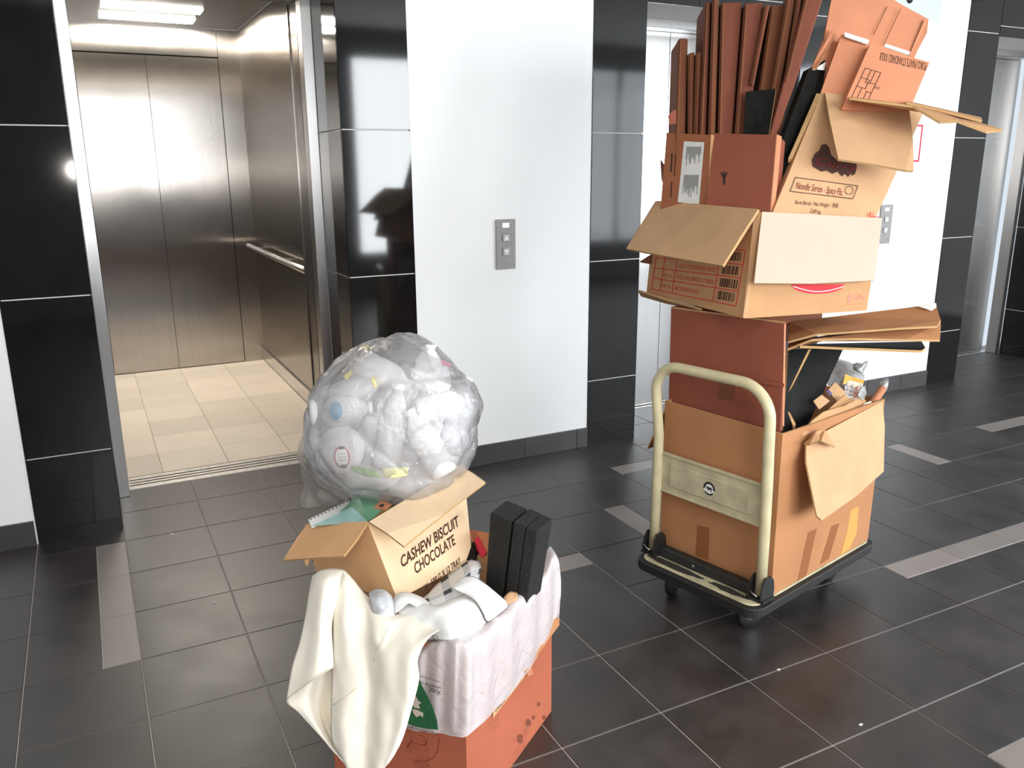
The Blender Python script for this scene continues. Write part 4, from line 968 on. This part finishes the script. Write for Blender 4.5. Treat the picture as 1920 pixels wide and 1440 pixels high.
slab('right_flap', [PX(692, 978, 1.915), PX(726, 1000, 1.865), PX(757, 1024, 1.83), PX(830, 965, 1.93), PX(910, 904, 2.04), PX(888, 888, 2.09), PX(862, 872, 2.14), PX(780, 925, 2.03)], .005, K_BISC, bi, K_EDGE)
slab('torn_stub', [PX(571, 1046, 1.985), PX(580, 1048, 1.985), PX(576, 1062, 1.985), PX(572, 1058, 1.985)], .01, K_BISC2, bi)
pT_, nT_ = nb_, normal([nb_, rb2, nt2])
def ob(u, v): return RP(u, v, pT_, nT_)
P0 = ob(753, 1066); lettering('lettering', 'CASHEW BISCUIT', P0, ob(861, 986) - P0, ob(750, 1044) - P0, M_BRN, bi, .0014, .018)
P0 = ob(779, 1078); lettering('lettering', 'CHOCOLATE', P0, ob(854, 1021) - P0, ob(775, 1057) - P0, M_BRN, bi, .0014, .018)
P0 = ob(788, 1117); lettering('lettering', 'G.W : 500 G X 12 TRAY', P0, ob(864, 1056) - P0, ob(786, 1104) - P0, M_BRN, bi, .0014, .018)
# calendar and glossy leaflets inside it
m_cal = plain('calendar_paper', (.84, .86, .86), .55, var=.02)
m_teal = plain('leaflet_teal', srgb(150, 190, 186), .35, var=.12, scale=12)
m_lgrn = plain('leaflet_green', srgb(104, 156, 124), .35, var=.18, scale=16)
ca = root('spiral_calendar', PX(620, 960, 2.1), 'white punched calendar sheet lying in the biscuit carton', 'calendar')
cq = [PX(578, 974, 2.055), PX(584, 988, 2.02), PX(668, 968, 2.03), PX(654, 938, 2.12)]
slab('sheet', cq, .003, m_cal, ca)
nC = normal(cq); nC = nC if nC.dot(CAM - cq[0]) > 0 else -nC
for k in range(11):
    t = k / 10; p = cq[0].lerp(cq[3], t * .9 + .05) + (cq[1] - cq[0]) * .16
    lathe('punched_hole', [(.0026, 0), (.0026, .0005)], p + nC * .0004, nC, m_ink, ca, 8)
le = root('glossy_leaflet', PX(680, 960, 2.05), 'teal and green glossy leaflet in the biscuit carton', 'leaflet')
slab('teal_half', [PX(585, 986, 2.012), PX(660, 950, 2.03), PX(690, 978, 1.935)], .001, m_teal, le)
slab('green_half', [PX(630, 967, 2.018), PX(670, 928, 2.09), PX(740, 935, 2.06), PX(694, 976, 1.94)], .001, m_lgrn, le)
slab('pale_stripe', [PX(650, 966, 2.000), PX(655, 964, 2.000), PX(690, 972, 1.955), PX(682, 974, 1.955)], .0005, m_cal, le)
fd = root('red_brown_card', PX(715, 948, 2.05), 'small red-brown card with a dark hole tucked in the biscuit carton', 'card')
slab('card', [PX(700, 952, 2.01), PX(715, 938, 2.04), PX(735, 945, 2.02), PX(722, 956, 1.985)], .002, K_SAL, fd)
lathe('hole', [(.006, 0), (.006, .001)], PX(716, 948, 2.0), nC, m_ink, fd, 12)
# red-brown scraps between the carton and the foam
tag(slab('carton_scrap', [PX(880, 992, 2.12), PX(916, 1000, 2.02), PX(913, 1040, 2.00), PX(896, 1040, 2.04), PX(884, 1015, 2.08)], .006, K_SAL, None, K_EDGE), 'pinkish cardboard scrap between the biscuit carton and the foam', 'scrap')
tag(slab('red_scrap', [PX(890, 1010, 2.06), PX(896, 1006, 2.06), PX(912, 1035, 2.0), PX(904, 1046, 2.0), PX(893, 1030, 2.04)], .003, m_red, None), 'red plastic scrap beside the foam', 'scrap')
tag(slab('black_scrap', [PX(872, 1034, 2.05), PX(888, 1014, 2.06), PX(896, 1034, 2.04), PX(892, 1048, 2.0), PX(874, 1050, 2.02)], .004, K_BLK, None), 'black card scrap at the corner of the biscuit carton', 'scrap')

# cream cloth hanging over the lift side
m_cloth = plain('cream_cotton', srgb(244, 238, 224), .85, var=.03, scale=16, bump=.15, spec=.2)
def fold(amp, sc=9.0):
    def d(i, j, p): return FW * (amp * noise.noise(V((p.x * sc * 1.7, p.y * sc * 1.7, p.z * sc * .45)))) + FW * (amp * .35 * noise.noise(p * sc * 3))
    return d
cl = root('cream_cloth', Lf(660, 1400, .03), 'cream cotton cloth draped over the lift side of the floor carton', 'cloth')
main = [[(636, 1085, 1.90), (642, 1068, 1.89), (660, 1085, 1.87), (690, 1118, 1.845), (722, 1150, 1.80), (752, 1150, 1.795), (800, 1140, 1.80), (850, 1140, 1.82)],
        [(629, 1110, 1.845), (648, 1095, 1.83), (676, 1125, 1.82), (700, 1150, 1.78), (730, 1168, 1.75), (768, 1160, 1.755), (800, 1168, 1.75), (846, 1172, 1.74)],
        [(624, 1150, 1.815), (650, 1150, 1.79), (685, 1170, 1.785), (704, 1195, 1.75), (724, 1205, 1.735), (755, 1195, 1.715), (782, 1200, 1.705), (808, 1191, 1.70)],
        [(622, 1210, 1.805), (648, 1215, 1.775), (676, 1222, 1.775), (694, 1232, 1.77), (716, 1235, 1.725), (742, 1240, 1.700), (766, 1238, 1.685), (784, 1234, 1.69)],
        [(622, 1280, 1.795), (645, 1285, 1.765), (668, 1290, 1.760), (692, 1292, 1.765), (720, 1300, 1.715), (742, 1300, 1.695), (765, 1290, 1.68), (785, 1276, 1.685)],
        [(620, 1345, 1.780), (640, 1360, 1.750), (664, 1362, 1.745), (690, 1362, 1.745), (716, 1364, 1.705), (738, 1356, 1.690), (756, 1346, 1.68), (770, 1334, 1.685)],
        [(624, 1390, 1.77), (642, 1410, 1.742), (662, 1425, 1.735), (688, 1425, 1.730), (712, 1418, 1.700), (728, 1408, 1.690), (742, 1396, 1.683), (755, 1384, 1.690)],
        [(642, 1420, 1.76), (652, 1445, 1.740), (666, 1465, 1.732), (684, 1475, 1.725), (702, 1470, 1.705), (716, 1448, 1.695), (728, 1432, 1.69), (738, 1418, 1.695)]]
patch_mesh('main_panel', [[PX(*p) for p in r] for r in main], m_cloth, cl, 6, 6, .002, fold(.013))
over = [[(586, 1080, 1.93), (600, 1070, 1.91), (618, 1066, 1.90), (640, 1068, 1.885), (646, 1075, 1.88)],
        [(580, 1110, 1.86), (592, 1095, 1.84), (610, 1095, 1.815), (630, 1100, 1.825), (636, 1110, 1.83)],
        [(572, 1160, 1.835), (584, 1150, 1.82), (602, 1155, 1.79), (616, 1160, 1.80), (622, 1170, 1.81)],
        [(562, 1205, 1.825), (578, 1200, 1.81), (598, 1205, 1.78), (615, 1215, 1.79), (624, 1225, 1.795)],
        [(548, 1250, 1.82), (568, 1248, 1.805), (592, 1245, 1.775), (612, 1245, 1.78), (625, 1248, 1.785)],
        [(537, 1312, 1.81), (556, 1298, 1.795), (584, 1278, 1.77), (606, 1262, 1.77), (625, 1252, 1.78)]]
patch_mesh('folded_corner', [[PX(*p) for p in r] for r in over], m_cloth, cl, 6, 6, .002, fold(.005))
under = [[(560, 1285, 1.835), (585, 1270, 1.83), (605, 1258, 1.86), (630, 1250, 1.85)],
         [(537, 1313, 1.82), (575, 1310, 1.815), (600, 1310, 1.865), (630, 1310, 1.84)],
         [(560, 1337, 1.81), (585, 1345, 1.805), (608, 1350, 1.86), (632, 1360, 1.82)],
         [(595, 1375, 1.80), (610, 1385, 1.80), (628, 1400, 1.83), (645, 1410, 1.80)],
         [(628, 1412, 1.79), (640, 1425, 1.79), (652, 1440, 1.80), (662, 1450, 1.79)]]
patch_mesh('under_layer', [[PX(*p) for p in r] for r in under], m_cloth, cl, 6, 6, .002, fold(.004))
m_seam = plain('seam_thread', srgb(216, 206, 188), .8)
for pts in ([(538, 1311, 1.806), (560, 1294, 1.790), (590, 1273, 1.765), (620, 1254, 1.772)], [(624, 1322, 1.770), (645, 1308, 1.750), (668, 1290, 1.745)], [(700, 1240, 1.745), (712, 1215, 1.730), (728, 1175, 1.735)]):
    tube('seam', spline([PX(*p) for p in pts], 5), .0012, m_seam, cl, 6)

# checked cloth rolled up in the carton
def plaid_mat():
    m, nt, p = base_mat('checked_cotton'); L = nt.links.new; N = nt.nodes.new
    p.inputs['Roughness'].default_value = .85; p.inputs['Specular IOR Level'].default_value = .2
    tc = N('ShaderNodeTexCoord'); sp = N('ShaderNodeSeparateXYZ'); L(tc.outputs['UV'], sp.inputs[0])
    outs = []
    for ax, fr in (('X', 3.2), ('Y', 2.2)):
        a = N('ShaderNodeMath'); a.operation = 'MULTIPLY'; a.inputs[1].default_value = fr; L(sp.outputs[ax], a.inputs[0])
        b = N('ShaderNodeMath'); b.operation = 'FRACT'; L(a.outputs[0], b.inputs[0])
        c = N('ShaderNodeMath'); c.operation = 'LESS_THAN'; c.inputs[1].default_value = .34; L(b.outputs[0], c.inputs[0]); outs.append(c.outputs[0])
    s = N('ShaderNodeMath'); s.operation = 'ADD'; L(outs[0], s.inputs[0]); L(outs[1], s.inputs[1])
    h = N('ShaderNodeMath'); h.operation = 'MULTIPLY'; h.inputs[1].default_value = .5; L(s.outputs[0], h.inputs[0])
    rp = N('ShaderNodeValToRGB'); rp.color_ramp.interpolation = 'CONSTANT'
    rp.color_ramp.elements[0].color = (.82, .82, .80, 1); rp.color_ramp.elements[1].position = .75; rp.color_ramp.elements[1].color = (.07, .08, .09, 1)
    e = rp.color_ramp.elements.new(.25); e.color = (.60, .62, .63, 1)
    L(h.outputs[0], rp.inputs['Fac']); L(rp.outputs['Color'], p.inputs['Base Color']); return m
m_plaid = plaid_mat(); m_wht = plain('white_cotton', (.84, .84, .83), .85, var=.02, scale=14, bump=.1, spec=.2)
ch = root('checked_cloth', PX(830, 1130, 1.87), 'white cloth with grey and black checks bundled in the floor carton', 'cloth')
g = [[(800, 1118, 1.90), (820, 1095, 1.92), (850, 1072, 1.96), (878, 1052, 2.00), (895, 1048, 2.03)],
     [(790, 1125, 1.85), (822, 1112, 1.85), (856, 1092, 1.88), (884, 1068, 1.93), (902, 1062, 1.98)],
     [(796, 1136, 1.82), (826, 1126, 1.81), (858, 1112, 1.83), (880, 1098, 1.86), (898, 1085, 1.92)],
     [(806, 1142, 1.80), (830, 1136, 1.79), (856, 1126, 1.80), (880, 1118, 1.83), (905, 1110, 1.86)]]
patch_mesh('checked_part', [[PX(*p) for p in r] for r in g], m_plaid, ch, 6, 6, .002, fold(.006, 16))
g = [[(735, 1130, 1.83), (770, 1120, 1.84), (812, 1136, 1.80), (850, 1122, 1.81), (885, 1108, 1.84)],
     [(748, 1150, 1.79), (785, 1140, 1.78), (820, 1140, 1.755), (862, 1130, 1.765), (900, 1140, 1.80)],
     [(765, 1165, 1.77), (800, 1158, 1.745), (835, 1158, 1.72), (875, 1155, 1.735), (910, 1165, 1.785)],
     [(785, 1180, 1.755), (812, 1180, 1.725), (845, 1180, 1.70), (880, 1178, 1.72), (908, 1172, 1.78)],
     [(800, 1200, 1.74), (822, 1200, 1.71), (850, 1200, 1.695), (876, 1200, 1.715), (898, 1188, 1.78)]]
patch_mesh('white_part', [[PX(*p) for p in r] for r in g], m_wht, ch, 6, 6, .002, fold(.008, 14))
g = [[(852, 1095, 1.83), (866, 1084, 1.85), (886, 1082, 1.87), (902, 1090, 1.88), (925, 1108, 1.86), (948, 1128, 1.84)],
     [(850, 1102, 1.80), (868, 1096, 1.80), (888, 1096, 1.81), (906, 1104, 1.82), (926, 1122, 1.81), (950, 1138, 1.82)],
     [(862, 1108, 1.79), (880, 1110, 1.78), (896, 1116, 1.78), (910, 1128, 1.78), (920, 1145, 1.775), (936, 1150, 1.80)],
     [(880, 1116, 1.80), (892, 1126, 1.80), (902, 1140, 1.79), (908, 1152, 1.785), (914, 1164, 1.78), (926, 1158, 1.80)]]
patch_mesh('rolled_hem', [[PX(*p) for p in r] for r in g], m_wht, ch, 6, 6, .003, fold(.004, 20))
g = [[(740, 1118, 1.83), (752, 1112, 1.835), (768, 1112, 1.835), (790, 1120, 1.83), (805, 1132, 1.81)],
     [(738, 1132, 1.80), (750, 1122, 1.80), (768, 1120, 1.805), (790, 1130, 1.80), (808, 1140, 1.79)],
     [(742, 1150, 1.785), (752, 1142, 1.775), (766, 1130, 1.785), (778, 1136, 1.785), (800, 1146, 1.775)]]
patch_mesh('twisted_end', [[PX(*p) for p in r] for r in g], m_wht, ch, 5, 5, .003, fold(.006, 24))
m_gp = plain('grey_swirl_film', (.55, .57, .60), .3, var=.45, scale=28)
g = [[(692, 1112, 1.82), (705, 1104, 1.82), (722, 1106, 1.82), (734, 1116, 1.82)], [(694, 1128, 1.79), (708, 1122, 1.78), (724, 1124, 1.78), (738, 1130, 1.795)],
     [(698, 1146, 1.785), (712, 1144, 1.77), (726, 1142, 1.775), (739, 1144, 1.785)], [(706, 1158, 1.785), (718, 1159, 1.78), (730, 1156, 1.78), (740, 1154, 1.785)]]
tag(patch_mesh('printed_plastic_bag', [[PX(*p) for p in r] for r in g], m_gp, None, 5, 5, .002, fold(.005, 30)), 'small grey patterned plastic bag between the two cloths', 'plastic bag')
tag(patch_mesh('tan_paper_scrap', [[PX(944, 1120, 1.87), PX(956, 1110, 1.88), (PX(970, 1112, 1.89))], [PX(948, 1132, 1.85), PX(960, 1126, 1.86), PX(970, 1120, 1.87)], [PX(952, 1146, 1.85), PX(962, 1138, 1.85), PX(970, 1126, 1.87)]], K_TAN2, None, 4, 4, .002, fold(.004, 40)), 'crumpled beige paper scrap at the foot of the foam', 'scrap')

# ------------------------------------------------------------------ clear bag of plastic bottles
m_bag = film('clear_bag_film', (1.0, .99, 1.0), .76, .07, .30, 55, 1.4, .15, .06)
BCN = PX(742, 788, 2.10)
outl = [(745, 625), (700, 640), (655, 656), (620, 690), (597, 712), (578, 740), (576, 800), (578, 840), (592, 890), (640, 920), (690, 938), (740, 950), (790, 944), (830, 920), (868, 886), (890, 850), (900, 800), (907, 760), (892, 722), (862, 690), (832, 662), (795, 632), (768, 624)]
ang = sorted(((math.atan2(788 - v, u - 742), math.hypot(u - 742, v - 788) / FPX * 2.1) for u, v in outl))
def rho(t):
    t = (t + math.pi) % (2 * math.pi) - math.pi
    for (a, ra), (b, rb_) in zip(ang, ang[1:]):
        if a <= t <= b: return ra + (rb_ - ra) * (t - a) / (b - a)
    (a, ra), (b, rb_) = ang[-1], ang[0]
    b += 2 * math.pi; t = t if t >= a else t + 2 * math.pi
    return ra + (rb_ - ra) * (t - a) / (b - a)
vs = []; NA, NB = 200, 100
for i in range(NB + 1):
    al = math.pi * i / NB
    for j in range(NA):
        t = 2 * math.pi * j / NA; r = rho(t)
        dvec = RT * math.cos(t) + UP * math.sin(t)
        p = dvec * (r * math.sin(al) ** .82) - FW * (.185 * math.cos(al) if abs(math.cos(al)) < 1 else .185 * math.cos(al))
        q = BCN + p
        d1, _ = noise.voronoi(q * 6.5); d2, _ = noise.voronoi(q * 13 + V((4, 2, 7)))
        nz = .011 * math.exp(-(d1[1] - d1[0]) * 5) + .0035 * math.exp(-(d2[1] - d2[0]) * 5) + .010 * noise.noise(q * 6) + .0018 * noise.noise(V((q.x * 60, q.y * 60, q.z * 18))) - .007
        p = p * (1 - nz / max(.08, p.length))
        vs.append(BCN + p)
fs = [(i * NA + j, (i + 1) * NA + j, (i + 1) * NA + (j + 1) % NA, i * NA + (j + 1) % NA) for i in range(NB) for j in range(NA)]
bag = root('clear_plastic_bag', PX(742, 948, 2.10), 'bulging clear plastic bag full of empty bottles on the biscuit carton', 'plastic bag')
mesh('bag_film', vs, fs, m_bag, bag, smooth=True)
m_tail = film('clear_bag_tail', (.62, .58, .55), .55, .15, .7, 20, .8, .4)
g = [[(576, 800, 2.20), (580, 830, 2.16), (590, 880, 2.12), (640, 915, 2.08)], [(560, 838, 2.22), (568, 860, 2.17), (590, 905, 2.12), (650, 928, 2.08)],
     [(566, 890, 2.22), (580, 905, 2.19), (602, 925, 2.14), (655, 936, 2.09)], [(562, 950, 2.22), (584, 952, 2.20), (612, 948, 2.17), (645, 942, 2.12)]]
patch_mesh('loose_tail', [[PX(*p) for p in r] for r in g], m_tail, bag, 7, 7, .0, lambda i, j, p: FW * (.03 * noise.noise(p * 22)) + RT * (.012 * noise.noise(p * 31)))
# bottles and cups inside
m_pet = film('clear_bottle_plastic', (.95, .95, .97), .42, .08, .15, 10, .9, .3)
m_milk = film('milky_bottle_plastic', (.95, .94, .95), .10, .25, .1, 10, .4, .35)
m_pink = plain('pink_cap', srgb(226, 70, 130), .4); m_yel = plain('yellow_cap', srgb(232, 214, 90), .4); m_wcap = plain('white_cap', (.85, .85, .85), .35)
m_lblb = plain('blue_label', srgb(96, 160, 196), .4, var=.2, scale=60); m_lblw = plain('white_label', (.86, .85, .84), .5)
m_grnf = plain('green_film', srgb(150, 190, 120), .4, var=.2, scale=40); m_yfl = plain('pale_yellow_film', srgb(236, 232, 170), .4, var=.1)
def bottle(u, v, k, axis, h, r, mat, cap, label, lbl=None):
    c = PX(u, v, k); ax = (RT * axis[0] + UP * axis[1] + FW * axis[2]).normalized(); b = c - ax * h / 2
    o = root('plastic_bottle', b, label, 'bottle', 'bottles in the clear bag')
    lathe('body', [(.2 * r, 0), (.88 * r, .002), (r, .01), (r, .30 * h), (.93 * r, .34 * h), (r, .38 * h), (r, .62 * h), (.86 * r, .74 * h), (.5 * r, .86 * h), (.36 * r, .9 * h), (.36 * r, .95 * h)], b, ax, mat, o, 20)
    lathe('cap', [(.42 * r, .93 * h), (.44 * r, .94 * h), (.44 * r, h), (.1 * r, h)], b, ax, cap, o, 16)
    if lbl: lathe('label', [(1.012 * r, .40 * h), (1.015 * r, .41 * h), (1.015 * r, .60 * h), (1.012 * r, .61 * h)], b, ax, lbl, o, 20)
    return o
BT = [(655, 735, 2.05, (.9, .35, .1), .14, .034, m_pet, m_yel, 'clear bottle with a yellow cap at the upper left of the bag', None),
      (720, 700, 2.08, (.8, -.4, .2), .15, .035, m_milk, m_wcap, 'milky bottle lying across the top of the bag', None),
      (803, 690, 2.04, (.1, .95, -.1), .115, .032, m_milk, m_wcap, 'milky bottle whose white cap pokes up at the top right', None),
      (818, 722, 2.06, (.3, .75, .0), .125, .034, m_pet, m_pink, 'clear bottle with a pink cap at the right shoulder', m_lblw),
      (860, 780, 2.10, (.2, .9, .2), .20, .034, m_pet, m_wcap, 'clear upright bottle at the right side of the bag', None),
      (800, 830, 2.00, (-.45, .8, 0), .18, .034, m_milk, m_wcap, 'milky bottle low on the right with a white strip', m_lblw),
      (735, 800, 2.02, (.15, .95, .1), .21, .036, m_pet, m_wcap, 'clear bottle standing at the middle of the bag', None),
      (640, 770, 2.02, (.95, .1, .2), .15, .038, m_milk, m_wcap, 'milky bottle behind the blue label', None),
      (705, 893, 2.05, (.95, -.1, .15), .16, .034, m_milk, m_wcap, 'milky bottle lying along the bottom of the bag', None),
      (790, 890, 2.08, (.8, .5, .2), .18, .033, m_pet, m_wcap, 'clear bottle slanting along the lower right', None),
      (770, 740, 2.16, (.9, .2, 0), .20, .035, m_milk, m_yel, 'milky bottle deep behind the others', None)]
for b in BT: bottle(*b)
BN = ['upper rear left', 'rear left', 'rear centre', 'rear right', 'upper rear right', 'lower rear left', 'lower rear right', 'far rear middle', 'inner left', 'inner right']
BQ = [(680, 715, 2.15), (640, 800, 2.14), (720, 760, 2.18), (850, 830, 2.14), (800, 740, 2.14), (680, 865, 2.12), (815, 855, 2.12), (740, 860, 2.14), (690, 820, 2.08), (830, 760, 2.04)]
for n_, (u, v, k) in zip(BN, BQ):
    bottle(u, v, k, (random.uniform(-1, 1), random.uniform(-.8, .8), random.uniform(-.4, .4)), .13, .034, m_milk, m_wcap, 'milky empty bottle in the %s of the clear bag' % n_)
cup = root('lidded_cup', PX(640, 850, 1.97), 'round milky tub with an oval red-rimmed label at the lower left', 'tub')
ax = (-FW + UP * .15).normalized(); c0 = PX(645, 845, 2.02)
lathe('body', [(.012, -.03), (.048, -.026), (.054, .03), (.057, .034), (.057, .040), (.05, .043), (.01, .044)], c0, ax, m_milk, cup, 28)
def oval(u, v, a, b, tilt, k, n=24): return [PX(u + a * math.cos(t) * math.cos(tilt) - b * math.sin(t) * math.sin(tilt), v + a * math.cos(t) * math.sin(tilt) + b * math.sin(t) * math.cos(tilt), k) for t in [2 * math.pi * q / n for q in range(n)]]
m_rim = plain('label_red_rim', srgb(190, 60, 84), .5, var=.3, scale=90)
slab('label_rim', oval(641, 857, 15, 21, -.12, 1.962), .0006, m_rim, cup)
slab('label', oval(641, 857, 12, 18, -.12, 1.960), .0006, m_lblw, cup)
slab('label_top', [PX(634, 840, 1.959), PX(640, 836, 1.959), PX(646, 838, 1.959), PX(645, 842, 1.959), PX(636, 843, 1.959)], .0005, m_ink, cup)
slab('label_bottom', [PX(637, 874, 1.959), PX(642, 871, 1.959), PX(651, 872, 1.959), PX(649, 878, 1.959), PX(642, 878, 1.959)], .0005, m_ink, cup)
for k_, (tx, mm) in enumerate((('Dessert', m_gink), ('Rambutan', m_rim), ('Jelly', m_gink))):
    P0 = PX(633 + k_, 853 + 6 * k_, 1.9575); lettering('lettering', tx, P0, PX(650 + k_ * .5, 852 + 6 * k_, 1.9575) - P0, PX(633 + k_, 849.5 + 6 * k_, 1.9575) - P0, mm, cup, .0004)
bl = root('blue_label_tub', PX(630, 775, 1.98), 'milky tub with a round blue label at the left of the bag', 'tub')
lathe('body', [(.01, -.03), (.036, -.026), (.040, .02), (.03, .024), (.005, .025)], PX(634, 772, 2.0), ax, m_milk, bl, 24)
slab('blue_label', oval(630, 770, 12, 17, -.05, 1.962), .0006, m_lblb, bl)
slab('blue_label', oval(600, 797, 7, 12, .2, 2.09), .0006, plain('grey_blue_label', srgb(150, 164, 190), .4, var=.3, scale=70), bl)
fw_ = root('green_wrapper', PX(700, 890, 1.97), 'green and pale yellow wrapper near the bottom of the bag', 'wrapper')
patch_mesh('green_part', [[PX(658, 874, 1.96), PX(680, 876, 1.955), PX(705, 882, 1.95)], [PX(662, 882, 1.955), PX(684, 888, 1.95), PX(712, 890, 1.95)], [PX(672, 888, 1.96), PX(692, 894, 1.95), PX(716, 896, 1.95)]], m_grnf, fw_, 4, 4, .001, fold(.004, 40))
patch_mesh('yellow_part', [[PX(716, 878, 1.95), PX(742, 876, 1.945), PX(768, 876, 1.95)], [PX(718, 888, 1.95), PX(742, 886, 1.945), PX(765, 884, 1.95)], [PX(720, 896, 1.95), PX(744, 896, 1.95), PX(768, 890, 1.955)]], m_yfl, fw_, 4, 4, .001, fold(.003, 40))
tag(slab('white_straw_sleeve', [PX(796, 815, 1.97), PX(816, 812, 1.97), PX(842, 862, 2.02), PX(822, 870, 2.02)], .003, m_lblw), 'white flat strip inside the lower right of the bag', 'strip')
tag(slab('yellow_scrap', [PX(644, 706, 2.03), PX(658, 694, 2.03), PX(662, 698, 2.03), (PX(650, 713, 2.03))], .002, m_yel), 'small yellow scrap inside the upper left of the bag', 'scrap')
tag(slab('yellow_scrap', [PX(675, 650, 2.09), PX(690, 646, 2.09), PX(698, 650, 2.09), PX(684, 657, 2.09)], .002, m_yel), 'yellow scrap at the top edge of the bag', 'scrap')
# crumbs of litter on the floor
m_lit = plain('litter_crumb', (.75, .72, .66), .7)
for k_, (u, v, lb) in enumerate(((323, 1001, 'white crumb on the floor in front of the open elevator'), (400, 1130, 'pale sliver of litter on the floor left of the carton'), (1614, 1358, 'white crumb on the floor near the front right'), (1460, 1255, 'white crumb on the joint in front of the trolley'))):
    p = RP(u, v, V((0, 0, .002)), V((0, 0, 1))); r = .005
    pts = [p + V((r * (1 + .4 * math.sin(q * 2.3 + k_)) * math.cos(q), r * .6 * math.sin(q), 0)) for q in [i_ * math.pi / 4 for i_ in range(8)]]
    tag(mesh('litter_crumb', [V((a.x, a.y, 0)) for a in pts] + [V((a.x, a.y, .0025)) * 1 for a in pts], [tuple(range(7, -1, -1)), tuple(range(8, 16))] + [(i_, (i_ + 1) % 8, 8 + (i_ + 1) % 8, 8 + i_) for i_ in range(8)], m_lit), lb, 'litter')
